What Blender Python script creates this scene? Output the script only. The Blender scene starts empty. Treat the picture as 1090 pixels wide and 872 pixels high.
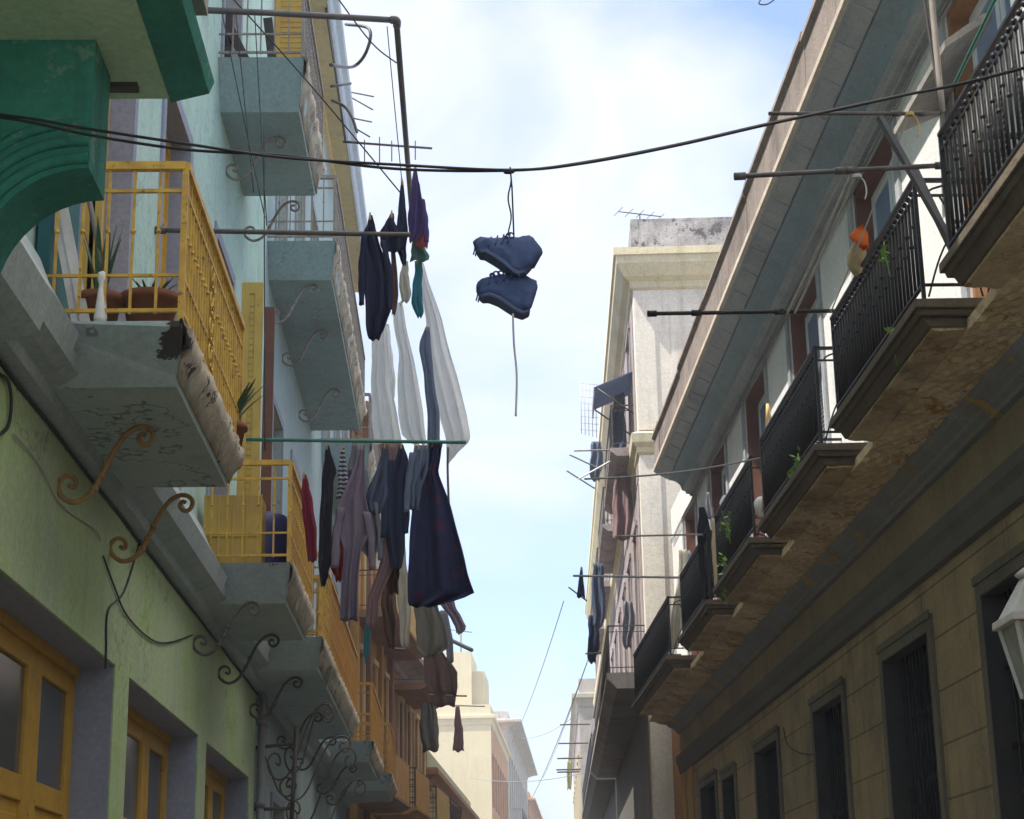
import bpy, bmesh, math, random
import numpy as np
random.seed(7)
S = bpy.context.scene
HAZE = .0021
C = S.collection
R_ = math.radians

# ------------------------------------------------------------------ camera
FPX = 1936.19
Rm = np.array([[0.99945812, -0.02819389, -0.0169872],
               [-0.00820503, 0.2863906, -0.95807781],
               [0.03187692, 0.95769804, 0.28600408]])
EYE = np.array([0, 0, 1.6])
def _ray(x, y): return Rm.T @ np.array([x - 545., y - 436., FPX])
def onX(x, y, X): d = _ray(x, y); return tuple(EYE + d * (X / d[0]))
def onY(x, y, Y): d = _ray(x, y); return tuple(EYE + d * (Y / d[1]))
from mathutils import Matrix, Vector
cd = bpy.data.cameras.new('camera'); cam = bpy.data.objects.new('camera', cd); C.objects.link(cam)
r, dn, fw = Rm
cam.matrix_world = Matrix(((r[0], -dn[0], -fw[0], 0), (r[1], -dn[1], -fw[1], 0), (r[2], -dn[2], -fw[2], 1.6), (0, 0, 0, 1)))
cd.sensor_width = 36; cd.lens = 36 * FPX / 1090; cd.clip_end = 3000
S.camera = cam

# ------------------------------------------------------------------ materials
MAT = {}
class NT:
    def __init__(s, name):
        m = bpy.data.materials.new(name); m.use_nodes = True
        s.m = m; s.t = m.node_tree; s.b = s.t.nodes['Principled BSDF']; s.out = s.t.nodes['Material Output']
    def n(s, typ, **kw):
        nd = s.t.nodes.new(typ)
        for k, v in kw.items():
            if k in nd.inputs.keys():
                nd.inputs[k].default_value = v
            else: setattr(nd, k, v)
        return nd
    def l(s, a, b): s.t.links.new(a, b)
    def pos(s, scale=(1, 1, 1), loc=(0, 0, 0)):
        g = s.n('ShaderNodeNewGeometry'); mp = s.n('ShaderNodeMapping')
        mp.inputs['Scale'].default_value = scale; mp.inputs['Location'].default_value = loc
        s.l(g.outputs['Position'], mp.inputs['Vector']); return mp.outputs['Vector']
    def noise(s, vec, scale, detail=6, rough=.6):
        nd = s.n('ShaderNodeTexNoise'); nd.inputs['Scale'].default_value = scale
        nd.inputs['Detail'].default_value = detail; nd.inputs['Roughness'].default_value = rough
        s.l(vec, nd.inputs['Vector']); return nd.outputs['Fac']
    def rng(s, fac, a, b, c=0., d=1.):
        nd = s.n('ShaderNodeMapRange'); nd.inputs['From Min'].default_value = a; nd.inputs['From Max'].default_value = b
        nd.inputs['To Min'].default_value = c; nd.inputs['To Max'].default_value = d
        s.l(fac, nd.inputs['Value']); return nd.outputs['Result']
    def mix(s, fac, a, b, mode='MIX'):
        nd = s.n('ShaderNodeMix'); nd.data_type = 'RGBA'; nd.blend_type = mode
        def put(v, i):
            if isinstance(v, tuple): nd.inputs[i].default_value = v if len(v) == 4 else v + (1,)
            else: s.l(v, nd.inputs[i])
        if isinstance(fac, (int, float)): nd.inputs[0].default_value = fac
        else: s.l(fac, nd.inputs[0])
        put(a, 6); put(b, 7); return nd.outputs[2]
    def bump(s, h, strength=.3, dist=.02):
        nd = s.n('ShaderNodeBump'); nd.inputs['Strength'].default_value = strength; nd.inputs['Distance'].default_value = dist
        s.l(h, nd.inputs['Height']); s.l(nd.outputs['Normal'], s.b.inputs['Normal'])

def plaster(name, c1, c2, stain=(.12, .11, .09), amt=.5, streak=.35, peel=None, peel_t=.62, s=1., bump=.35, rough=.92, blocks=None, seed=0, crack=0):
    k = NT(name); p = k.pos((1, 1, 1), (seed * 3.1, seed * 1.7, seed * .9))
    a = k.noise(p, 1.1 * s, 8, .65)
    col = k.mix(k.rng(a, .35, .65), c1, c2)
    b = k.noise(p, .55 * s, 10, .72)
    col = k.mix(k.rng(b, .50, .72, 0, amt), col, stain)
    ps = k.pos((2.6 * s, 2.6 * s, .28 * s), (seed, 2 * seed, 0)); st = k.noise(ps, 1.6, 8, .7)
    col = k.mix(k.rng(st, .52, .74, 0, streak), col, stain)
    fine = k.noise(p, 22, 5, .7)
    if peel:
        pn = k.noise(p, 1.9 * s, 12, .7)
        col = k.mix(k.rng(pn, peel_t, peel_t + .015), col, peel)
    if crack:
        cn = k.noise(p, .30 * s, 6, .6); dm = k.n('ShaderNodeMath'); dm.operation = 'SUBTRACT'; k.l(cn, dm.inputs[0]); dm.inputs[1].default_value = .5
        da = k.n('ShaderNodeMath'); da.operation = 'ABSOLUTE'; k.l(dm.outputs[0], da.inputs[0])
        col = k.mix(k.rng(da.outputs[0], .0012, .004, crack, 0), col, tuple(x * .4 for x in stain))
    v = k.rng(fine, .3, .7, .82, 1.12)
    hs = k.n('ShaderNodeHueSaturation'); k.l(v, hs.inputs['Value']); k.l(col, hs.inputs['Color']); col = hs.outputs['Color']
    h = k.mix(.45, fine, a)
    if blocks:
        br = k.n('ShaderNodeTexBrick'); g = k.n('ShaderNodeNewGeometry'); sp = k.n('ShaderNodeSeparateXYZ'); cb = k.n('ShaderNodeCombineXYZ')
        k.l(g.outputs['Position'], sp.inputs[0]); k.l(sp.outputs['Y'], cb.inputs['X']); k.l(sp.outputs['Z'], cb.inputs['Y']); k.l(cb.outputs[0], br.inputs['Vector'])
        br.inputs['Scale'].default_value = 1; br.inputs['Brick Width'].default_value = blocks[0]; br.inputs['Row Height'].default_value = blocks[1]
        br.inputs['Mortar Size'].default_value = .012; br.inputs['Mortar Smooth'].default_value = .3
        br.inputs['Color1'].default_value = (.95, .95, .95, 1); br.inputs['Color2'].default_value = (1.05, 1.03, 1., 1); br.inputs['Mortar'].default_value = (.5, .46, .4, 1)
        col = k.mix(1., col, br.outputs['Color'], 'MULTIPLY')
        iv = k.rng(br.outputs['Fac'], 0, 1, 1, .3); h = k.mix(.5, h, iv)
    k.l(col, k.b.inputs['Base Color']); k.b.inputs['Roughness'].default_value = rough
    k.bump(h, bump, .03)
    MAT[name] = k.m; return k.m

def paint(name, c1, c2=None, rough=.6, metal=0., s=6., bump=.1, rust=None, rust_t=.6):
    c2 = c2 or tuple(x * .75 for x in c1)
    k = NT(name); p = k.pos()
    a = k.noise(p, s, 6, .6); col = k.mix(k.rng(a, .35, .65), c1, c2)
    if rust:
        q = k.noise(p, s * 1.7, 8, .7); col = k.mix(k.rng(q, rust_t, rust_t + .06), col, rust)
    k.l(col, k.b.inputs['Base Color']); k.b.inputs['Roughness'].default_value = rough; k.b.inputs['Metallic'].default_value = metal
    k.bump(k.noise(p, s * 6, 4), bump, .005)
    MAT[name] = k.m; return k.m

def cloth_mat(name, c1, c2=None, trans=.35, pat=None, stripes=None):
    c2 = c2 or tuple(x * .8 for x in c1)
    k = NT(name); p = k.pos()
    a = k.noise(p, 5, 5, .6); col = k.mix(k.rng(a, .3, .7), c1, c2)
    if pat:
        vo = k.n('ShaderNodeTexVoronoi'); vo.inputs['Scale'].default_value = 4.5; k.l(p, vo.inputs['Vector'])
        q = k.noise(p, 20, 3); ad = k.n('ShaderNodeMath'); ad.operation = 'MULTIPLY_ADD'; k.l(q, ad.inputs[0]); ad.inputs[1].default_value = .35; k.l(vo.outputs['Distance'], ad.inputs[2])
        col = k.mix(k.rng(ad.outputs[0], .48, .40), col, pat)
    if stripes:
        w = k.n('ShaderNodeTexWave'); w.bands_direction = 'Z'; w.inputs['Scale'].default_value = 7; w.inputs['Distortion'].default_value = .6; k.l(p, w.inputs['Vector'])
        col = k.mix(k.rng(w.outputs['Fac'], .45, .55), col, stripes)
    k.l(col, k.b.inputs['Base Color']); k.b.inputs['Roughness'].default_value = .9
    wv = k.noise(k.pos((1, 1, .3)), 30, 3); wv2 = k.noise(k.pos((1, 1, .5)), 7, 5, .6); k.bump(k.mix(.55, wv, wv2), .7, .03)
    tr = k.n('ShaderNodeBsdfTranslucent'); k.l(col, tr.inputs['Color'])
    mx = k.n('ShaderNodeMixShader'); mx.inputs[0].default_value = trans
    k.l(k.b.outputs[0], mx.inputs[1]); k.l(tr.outputs[0], mx.inputs[2]); k.l(mx.outputs[0], k.out.inputs['Surface'])
    MAT[name] = k.m; return k.m

def glass(name, c, rough=.12):
    k = NT(name); p = k.pos(); a = k.noise(p, .8, 4); col = k.mix(a, c, tuple(x * .7 for x in c))
    k.l(col, k.b.inputs['Base Color']); k.b.inputs['Roughness'].default_value = rough; k.b.inputs['Specular IOR Level'].default_value = .6
    k.bump(k.noise(p, 2.5, 2), .06, .02); MAT[name] = k.m; return k.m

plaster('lime', (.40, .54, .22), (.52, .62, .42), (.26, .32, .14), .65, .35, seed=1, crack=.4)
plaster('teal', (.40, .60, .54), (.50, .68, .60), (.24, .34, .30), .6, .45, seed=2, crack=.3)
plaster('mint_pale', (.44, .60, .54), (.52, .66, .60), (.32, .40, .36), .35, .3, seed=2)
plaster('mauve', (.26, .29, .38), (.31, .34, .42), (.15, .16, .2), .4, .2, seed=3)
plaster('greyteal', (.34, .41, .42), (.44, .50, .50), (.14, .16, .15), .6, .4, seed=4)
plaster('soffit_blue', (.36, .45, .46), (.44, .52, .51), (.17, .19, .17), .65, .15, peel=(.13, .12, .10), peel_t=.66, seed=5, crack=.6)
plaster('soffit_up', (.30, .41, .42), (.38, .48, .48), (.16, .20, .20), .65, .3, seed=6, crack=.3)
plaster('chipped', (.62, .56, .44), (.44, .38, .29), (.07, .06, .05), .7, .5, peel=(.06, .05, .04), peel_t=.6, s=2.2, bump=.9, seed=7)
plaster('emerald', (.025, .21, .16), (.05, .30, .23), (.02, .09, .075), .8, .7, peel=(.14, .33, .26), peel_t=.60, bump=.8, seed=8)
plaster('green_soffit', (.46, .66, .42), (.54, .70, .48), (.26, .34, .18), .4, .1, seed=9)
plaster('concrete', (.34, .31, .28), (.24, .22, .21), (.10, .09, .08), .6, .6, seed=10)
plaster('r_wall', (.74, .72, .70), (.66, .66, .67), (.42, .41, .40), .3, .25, seed=11)
plaster('r_soffit', (.72, .58, .38), (.50, .36, .19), (.17, .12, .075), .95, .2, peel=(.42, .24, .08), peel_t=.58, s=1.4, bump=1., seed=12, crack=.35)
plaster('r_edge', (.085, .066, .047), (.15, .11, .068), (.035, .03, .026), .8, .4, s=2, bump=1., seed=13)
plaster('r_band', (.27, .30, .32), (.19, .21, .22), (.42, .28, .09), .6, .2, s=1.3, peel=(.46, .29, .09), peel_t=.58, bump=.8, seed=14)
plaster('r_stone', (.37, .28, .15), (.27, .21, .12), (.12, .095, .065), .8, .7, blocks=(5.5, .47), seed=15)
plaster('r_stone_plain', (.32, .26, .16), (.24, .20, .13), (.16, .13, .09), .6, .45, seed=16)
plaster('r_dark', (.10, .095, .085), (.14, .13, .115), (.06, .055, .05), .6, .4, seed=17)
plaster('r_surround', (.17, .145, .10), (.13, .115, .08), (.06, .055, .04), .7, .5, seed=41); plaster('r_cornice', (.38, .39, .40), (.28, .31, .34), (.16, .15, .14), .55, .35, seed=18)
plaster('r_cornice_blue', (.20, .28, .33), (.27, .33, .36), (.12, .13, .14), .6, .4, seed=19)
plaster('r_fascia', (.29, .23, .20), (.20, .165, .155), (.10, .08, .07), .8, .85, s=1.5, bump=.9, seed=20); plaster('r_lip', (.62, .54, .45), (.50, .42, .35), (.25, .2, .16), .6, .3, bump=.8, seed=40)
plaster('tower', (.68, .63, .54), (.74, .69, .61), (.42, .37, .30), .7, .75, seed=21)
plaster('tower_top', (.46, .43, .42), (.22, .21, .21), (.05, .045, .045), .95, .9, s=2.2, peel=(.09, .085, .085), peel_t=.56, bump=1., seed=22)
plaster('tower_street', (.38, .33, .33), (.28, .24, .25), (.14, .10, .10), .7, .6, s=1.5, peel=(.30, .17, .13), peel_t=.6, seed=23)
plaster('tower_trim', (.66, .59, .40), (.60, .53, .36), (.30, .27, .10), .5, .5, seed=24)
plaster('ochre', (.48, .28, .07), (.40, .22, .06), (.22, .11, .05), .5, .4, seed=25)
plaster('rust_wall', (.34, .18, .10), (.26, .14, .09), (.12, .07, .05), .6, .5, seed=26)
plaster('far_yellow', (.64, .56, .36), (.70, .62, .42), (.46, .40, .24), .4, .4, seed=27)
plaster('far_brown', (.52, .28, .13), (.42, .23, .12), (.24, .15, .10), .5, .5, seed=28)
plaster('far_grey', (.52, .49, .44), (.42, .40, .38), (.24, .22, .2), .6, .5, seed=29)
plaster('far_green', (.40, .48, .30), (.46, .50, .36), (.34, .18, .10), .9, .4, seed=30)
plaster('cream_yellow', (.66, .55, .30), (.60, .50, .30), (.36, .30, .18), .45, .45, seed=31)
plaster('paleblue', (.42, .52, .62), (.48, .56, .64), (.24, .28, .33), .7, .6, seed=32)
plaster('asphalt', (.15, .145, .135), (.11, .105, .10), (.03, .03, .03), .5, 0, seed=33)
plaster('pavement', (.40, .38, .34), (.46, .43, .39), (.15, .14, .13), .5, 0, seed=34)
plaster('earth', (.18, .16, .13), (.24, .21, .17), (.12, .1, .08), .4, 0, s=.05, seed=35)
plaster('roof', (.28, .25, .22), (.22, .2, .18), (.12, .11, .1), .4, 0, seed=36)
paint('yellow_wood', (.62, .36, .03), (.50, .28, .025), .5, bump=.25, rust=(.22, .11, .02), rust_t=.62)
paint('yellow_iron', (.66, .40, .04), (.46, .25, .03), .5, rust=(.20, .09, .03), rust_t=.585, s=9)
paint('yellow_panel', (.55, .38, .07), (.45, .29, .06), .6, rust=(.25, .14, .04), rust_t=.66, s=3)
paint('orange_panel', (.52, .27, .03), (.42, .20, .03), .6, rust=(.22, .10, .03), rust_t=.62, s=3)
paint('bronze_iron', (.42, .25, .08), (.26, .14, .05), .55, s=12)
paint('dark_iron', (.035, .032, .03), (.055, .04, .03), .5, rust=(.10, .05, .03), rust_t=.68, s=14)
paint('scroll_iron', (.07, .07, .065), (.11, .09, .07), .6, s=14)
paint('pale_iron', (.32, .28, .24), (.2, .17, .14), .6, s=14)
paint('black_iron', (.010, .010, .013), (.018, .016, .017), .45, rust=(.04, .025, .02), rust_t=.66, s=14); MAT['black_iron'].node_tree.nodes['Principled BSDF'].inputs['Specular IOR Level'].default_value = .22
paint('pipe', (.10, .085, .08), (.06, .055, .055), .5, s=5)
paint('cable', (.018, .018, .022), None, .6)
paint('pale_line', (.6, .58, .54), None, .7)
paint('brown_wood', (.16, .055, .03), (.11, .04, .025), .6, s=5, bump=.3)
paint('orange_wood', (.30, .13, .04), (.22, .10, .04), .6, s=5, bump=.3)
paint('grey_wood', (.30, .26, .22), (.22, .19, .17), .8, s=6, bump=.5)
paint('plank', (.085, .085, .095), (.13, .125, .13), .7, s=5, bump=.4)
paint('straw_wood', (.55, .38, .14), (.45, .3, .1), .7, s=6)
paint('white_shutter', (.70, .74, .80), (.62, .67, .74), .6, s=3)
paint('dark_wood', (.05, .042, .04), (.03, .028, .028), .7, s=5)
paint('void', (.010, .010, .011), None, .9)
paint('green_pole', (.02, .18, .13), None, .5)
paint('terracotta', (.22, .075, .03), (.16, .055, .025), .8)
paint('white_paint', (.75, .74, .72), (.62, .6, .57), .6)
paint('leaf', (.035, .085, .03), (.05, .11, .04), .5, s=8)
paint('leaf_bright', (.20, .36, .035), (.14, .28, .03), .5, s=8)
paint('teal_tarp', (.015, .12, .13), None, .8)
paint('blue_plastic', (.05, .05, .22), (.035, .04, .16), .5)
paint('shoe', (.07, .105, .23), (.045, .075, .18), .8, s=20, bump=.4)  # lens flare veil over the shoes is put into this lighter blue
paint('shoe_sole', (.085, .12, .23), None, .7)  # sole blue carries the same flare veil
paint('lamp_white', (.62, .60, .55), (.5, .48, .44), .5, rust=(.2, .17, .13), rust_t=.68)
paint('lamp_glass', (.36, .37, .32), (.28, .29, .25), .25)
paint('lead_grey', (.26, .27, .28), (.2, .2, .21), .6)
glass('pane', (.10, .11, .12)); glass('pane_sky_tint', (.22, .34, .55), .08)  # second pane: the sky's blue reflection is put into its base colour
cloth_mat('c_navy', (.018, .025, .075)); cloth_mat('c_navy2', (.03, .045, .11)); cloth_mat('c_dress', (.022, .028, .10), pat=(.075, .02, .075))
cloth_mat('c_black', (.012, .014, .03)); cloth_mat('c_white', (.88, .88, .88), (.80, .83, .86), .7); cloth_mat('c_cream', (.66, .62, .52), None, .45)
cloth_mat('c_grey', (.30, .30, .34), None, .4); cloth_mat('c_mauve', (.30, .24, .32), None, .4); cloth_mat('c_red', (.42, .02, .035), None, .35)
cloth_mat('c_pink', (.40, .26, .26), None, .4); cloth_mat('c_stripe', (.62, .62, .66), None, .35, stripes=(.05, .05, .12)); cloth_mat('c_teal', (.02, .22, .27), None, .4)
cloth_mat('c_purple', (.10, .06, .22), None, .4); cloth_mat('c_coral', (.60, .15, .12), None, .45); cloth_mat('c_slate', (.10, .13, .21), None, .35)
cloth_mat('c_greyblue', (.20, .25, .36), None, .4); cloth_mat('c_orange', (.75, .16, .01), None, .35); cloth_mat('c_beige', (.62, .52, .32), None, .4)
cloth_mat('c_brown', (.15, .08, .06), None, .3); cloth_mat('c_olive', (.2, .19, .15), None, .3); cloth_mat('c_green', (.10, .24, .20), None, .4)
cloth_mat('c_lemon', (.42, .42, .16), None, .3); cloth_mat('c_magenta', (.30, .015, .06), None, .3)

# plaster with one broken-away dark hole at the front corner of the yellow balcony
def broken(name, src, c, rad):
    m = MAT[src].copy(); m.name = name; t = m.node_tree; b = t.nodes['Principled BSDF']; lk = b.inputs['Base Color'].links[0].from_socket
    g = t.nodes.new('ShaderNodeNewGeometry'); ds = t.nodes.new('ShaderNodeVectorMath'); ds.operation = 'DISTANCE'; ds.inputs[1].default_value = c; t.links.new(g.outputs['Position'], ds.inputs[0])
    nz = t.nodes.new('ShaderNodeTexNoise'); nz.inputs['Scale'].default_value = 4.5; nz.inputs['Detail'].default_value = 8; nz.inputs['Roughness'].default_value = .7; t.links.new(g.outputs['Position'], nz.inputs['Vector'])
    ma = t.nodes.new('ShaderNodeMath'); ma.operation = 'MULTIPLY_ADD'; ma.inputs[1].default_value = 1.1; t.links.new(nz.outputs['Fac'], ma.inputs[0]); t.links.new(ds.outputs['Value'], ma.inputs[2])
    mr = t.nodes.new('ShaderNodeMapRange'); mr.inputs['From Min'].default_value = rad; mr.inputs['From Max'].default_value = rad + .02; mr.inputs['To Min'].default_value = 1; mr.inputs['To Max'].default_value = 0; t.links.new(ma.outputs[0], mr.inputs['Value'])
    mx = t.nodes.new('ShaderNodeMix'); mx.data_type = 'RGBA'; t.links.new(mr.outputs[0], mx.inputs[0]); t.links.new(lk, mx.inputs[6]); mx.inputs[7].default_value = (.05, .045, .038, 1); t.links.new(mx.outputs[2], b.inputs['Base Color'])
    MAT[name] = m
broken('soffit_broken', 'soffit_blue', (-1.58, 10.12, 5.04), .64); broken('chipped_broken', 'chipped', (-1.56, 10.1, 5.02), .66)

# ------------------------------------------------------------------ mesh builder
ORG = {}
def catm(pts, n=6):
    pts = [Vector(p) for p in pts]; out = []
    for i in range(len(pts) - 1):
        p0 = pts[max(i - 1, 0)]; p1 = pts[i]; p2 = pts[i + 1]; p3 = pts[min(i + 2, len(pts) - 1)]
        for k in range(n):
            t = k / n
            out.append(.5 * ((2 * p1) + (p2 - p0) * t + (2 * p0 - 5 * p1 + 4 * p2 - p3) * t * t + (3 * p1 - p0 - 3 * p2 + p3) * t ** 3))
    out.append(pts[-1]); return out

class MB:
    def __init__(s): s.v = []; s.f = []; s.sm = []
    def add(s, vs, fs, smooth=False):
        o = len(s.v); s.v += [tuple(v) for v in vs]; s.f += [tuple(i + o for i in f) for f in fs]; s.sm += [smooth] * len(fs); return s
    def box(s, x0, x1, y0, y1, z0, z1):
        x0, x1 = sorted((x0, x1)); y0, y1 = sorted((y0, y1)); z0, z1 = sorted((z0, z1))
        v = [(x, y, z) for z in (z0, z1) for y in (y0, y1) for x in (x0, x1)]
        return s.add(v, [(0, 2, 3, 1), (4, 5, 7, 6), (0, 1, 5, 4), (2, 6, 7, 3), (0, 4, 6, 2), (1, 3, 7, 5)])
    def prism(s, prof, y0, y1, inset=None):
        """profile in (x, z) swept along y; inset(i) -> y shift at both ends"""
        n = len(prof); ins = inset or [0] * n
        v = [(p[0], y0 + ins[i], p[1]) for i, p in enumerate(prof)] + [(p[0], y1 - ins[i], p[1]) for i, p in enumerate(prof)]
        f = [tuple(range(n)), tuple(range(2 * n - 1, n - 1, -1))] + [(i, i + n, (i + 1) % n + n, (i + 1) % n) for i in range(n)]
        return s.add(v, f)
    def prismx(s, prof, x0, x1):
        n = len(prof); v = [(x0, p[0], p[1]) for p in prof] + [(x1, p[0], p[1]) for p in prof]
        f = [tuple(range(n)), tuple(range(2 * n - 1, n - 1, -1))] + [(i, i + n, (i + 1) % n + n, (i + 1) % n) for i in range(n)]
        return s.add(v, f)
    def tube(s, pts, rad, n=7, taper=None):
        pts = [Vector(p) for p in pts]; vs = []; m = len(pts)
        up = Vector((.31, .17, .93)); prev = None
        for i, p in enumerate(pts):
            t = (pts[min(i + 1, m - 1)] - pts[max(i - 1, 0)])
            if t.length < 1e-9: t = Vector((0, 0, 1))
            t.normalize()
            if prev is None:
                a = t.cross(up); a = a if a.length > .05 else t.cross(Vector((1, 0, 0))); a.normalize()
            else:
                a = (prev - t * prev.dot(t)).normalized()
            prev = a; b = t.cross(a); rr = rad if taper is None else rad * (1 + (taper - 1) * i / (m - 1))
            if callable(rad): rr = rad(i / (m - 1))
            for k in range(n):
                w = 2 * math.pi * k / n; vs.append(p + a * (math.cos(w) * rr) + b * (math.sin(w) * rr))
        f = [(i * n + k, i * n + (k + 1) % n, (i + 1) * n + (k + 1) % n, (i + 1) * n + k) for i in range(m - 1) for k in range(n)]
        f += [tuple(range(n - 1, -1, -1)), tuple(range((m - 1) * n, m * n))]
        return s.add(vs, f, True)
    def beam(s, a, b, w, h):
        a, b = Vector(a), Vector(b); t = (b - a).normalized()
        u = t.cross(Vector((0, 0, 1))); u = u if u.length > .05 else Vector((1, 0, 0)); u.normalize(); q = u.cross(t)
        v = [p + u * (sx * w / 2) + q * (sz * h / 2) for p in (a, b) for sx, sz in ((-1, -1), (1, -1), (1, 1), (-1, 1))]
        return s.add(v, [(3, 2, 1, 0), (4, 5, 6, 7)] + [(i, (i + 1) % 4, (i + 1) % 4 + 4, i + 4) for i in range(4)])
    def lathe(s, c, prof, n=14):
        v = [(c[0] + r_ * math.cos(2 * math.pi * k / n), c[1] + r_ * math.sin(2 * math.pi * k / n), c[2] + z) for r_, z in prof for k in range(n)]
        m = len(prof); f = [(i * n + k, i * n + (k + 1) % n, (i + 1) * n + (k + 1) % n, (i + 1) * n + k) for i in range(m - 1) for k in range(n)]
        f += [tuple(range(n - 1, -1, -1)), tuple(range((m - 1) * n, m * n))]
        return s.add(v, f, True)
    def ball(s, c, r_): return s.lathe(c, [(r_ * .3, -r_ * .95), (r_ * .85, -r_ * .5), (r_, 0), (r_ * .85, r_ * .5), (r_ * .3, r_ * .95)], 7)
    def wall(s, x0, x1, y0, y1, z0, z1, ops=()):
        """slab with rectangular openings (ya, yb, za, zb), left open right through"""
        ops = sorted(ops); y = y0
        for ya, yb, za, zb in ops:
            if ya > y: s.box(x0, x1, y, ya, z0, z1)
            if za > z0: s.box(x0, x1, ya, yb, z0, za)
            if zb < z1: s.box(x0, x1, ya, yb, zb, z1)
            y = yb
        if y < y1: s.box(x0, x1, y, y1, z0, z1)
        return s
    def build(s, name, mat, parent=None, local=False, bevel=0, solid=0, label=None):
        o3 = Vector((0, 0, 0))
        if parent is not None and not local: o3 = ORG.get(parent.name, Vector((0, 0, 0)))
        me = bpy.data.meshes.new(name); me.from_pydata([tuple(Vector(v) - o3) for v in s.v], [], s.f)
        bm = bmesh.new(); bm.from_mesh(me); bmesh.ops.recalc_face_normals(bm, faces=bm.faces); bm.to_mesh(me); bm.free()
        me.polygons.foreach_set('use_smooth', s.sm if len(s.sm) == len(me.polygons) else [False] * len(me.polygons))
        me.materials.append(MAT[mat] if isinstance(mat, str) else mat)
        o = bpy.data.objects.new(name, me); C.objects.link(o)
        if parent is not None: o.parent = parent; ORG[o.name] = o3
        if bevel:
            b = o.modifiers.new('bevel', 'BEVEL'); b.width = bevel; b.segments = 2; b.limit_method = 'ANGLE'
        if solid:
            b = o.modifiers.new('solid', 'SOLIDIFY'); b.thickness = solid; b.offset = 0
        if label: o['label'] = label
        return o
    def alone(s, name, mat, label, cat, group=None, kind=None, **kw):
        """a thing that is one mesh: its origin goes to the middle of its base"""
        a = np.array(s.v); c = (a.min(0) + a.max(0)) / 2; c[2] = a[:, 2].min()
        s.v = [tuple(np.array(v) - c) for v in s.v]
        o = s.build(name, mat, **kw); o.location = c
        tag(o, label, cat, group, kind); return o

def tag(o, label=None, cat=None, group=None, kind=None):
    if label: o['label'] = label
    if cat: o['category'] = cat
    if group: o['group'] = group
    if kind: o['kind'] = kind
def thing(name, label, cat, loc=(0, 0, 0), rotz=0, group=None):
    o = bpy.data.objects.new(name, None); C.objects.link(o); o.location = loc; o.rotation_euler = (0, 0, rotz); o.empty_display_size = .3
    ORG[o.name] = Vector(loc); tag(o, label, cat, group); return o
def struct(mb, name, mat):
    o = mb.build(name, mat); o['kind'] = 'structure'; return o
def copy_tree(o, loc, label):
    c = o.copy(); C.objects.link(c); c.location = loc
    if label: c['label'] = label
    for ch in o.children:
        k = ch.copy(); C.objects.link(k); k.parent = c
        for g in ch.children:
            q = g.copy(); C.objects.link(q); q.parent = k
    return c

# ------------------------------------------------------------------ ground
struct(MB().box(-600, 600, -300, 1200, -.6, -.30), 'ground', 'earth')
struct(MB().box(-1.55, 3.2, -30, 45, -.29, 0), 'road', 'asphalt')
struct(MB().box(-2.5, -1.55, -30, 45, -.29, .13), 'pavement_left', 'pavement')
struct(MB().box(3.2, 4.3, -30, 36, -.29, .13), 'pavement_right', 'pavement')
far = MB(); far.add([(-1.5, 45, 0), (3.7, 45, 0), (16, 230, 0), (10.5, 230, 0)], [(0, 1, 2, 3)]); struct(far, 'street_beyond_bend', 'asphalt')

# ------------------------------------------------------------------ railings
def railing(mb, xf, xw, y0, y1, z0, h, sp=.105, r=.0075, ends=(1, 1), square=False, balls=True):
    """iron railing: front at x=xf from y0 to y1, short returns to the wall at xw"""
    def bar(a, b, w): mb.beam(a, b, w, w) if square else mb.tube([a, b], w * .55, 6)
    zt = z0 + h; z2 = zt - .12; zb = z0 + .11
    for (xa, ya, xb, yb) in [(xf, y0, xf, y1)] + ([(xf, y0, xw, y0)] if ends[0] else []) + ([(xf, y1, xw, y1)] if ends[1] else []):
        mb.beam((xa, ya, zt), (xb, yb, zt), .045, .022); mb.beam((xa, ya, z2), (xb, yb, z2), .025, .014); mb.beam((xa, ya, zb), (xb, yb, zb), .03, .016)
    n = max(2, int((y1 - y0) / sp))
    for i in range(1, n):
        y = y0 + (y1 - y0) * i / n
        bar((xf, y, zb), (xf, y, z2), r * 2)
        if balls:
            zc = z0 + h * (.52 + (.13 if i % 2 else 0)); mb.ball((xf, y, zc), r * 1.7); mb.ball((xf, y, z2 + .055), .024)
    for y in (y0, y1):
        mb.beam((xf, y, z0 - .02), (xf, y, zt + .02), .028, .028)

def end_panel(mb, xf, xw, y, z0, h):
    """wrought iron return: arched hoop on top, crossed bowed bars below"""
    w = xw - xf; zt = z0 + h
    mb.tube([(xf + w * (.5 + .42 * math.cos(t)), y, zt - .12 + .10 * math.sin(t)) for t in np.linspace(0, math.pi, 12)], .009, 5)
    for s in (-1, 1):
        mb.tube(catm([(xf + w * (.5 + s * .46), y, z0 + .02), (xf + w * (.5 + s * .30), y, z0 + .4), (xf + w * .5, y, z0 + h * .84)], 6), .008, 5)
        mb.tube(catm([(xf + w * (.5 + s * .30), y, zt - .13), (xf + w * (.5 + s * .12), y, z0 + .45), (xf + w * (.5 + s * .02), y, z0 + .02)], 6), .008, 5)

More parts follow.
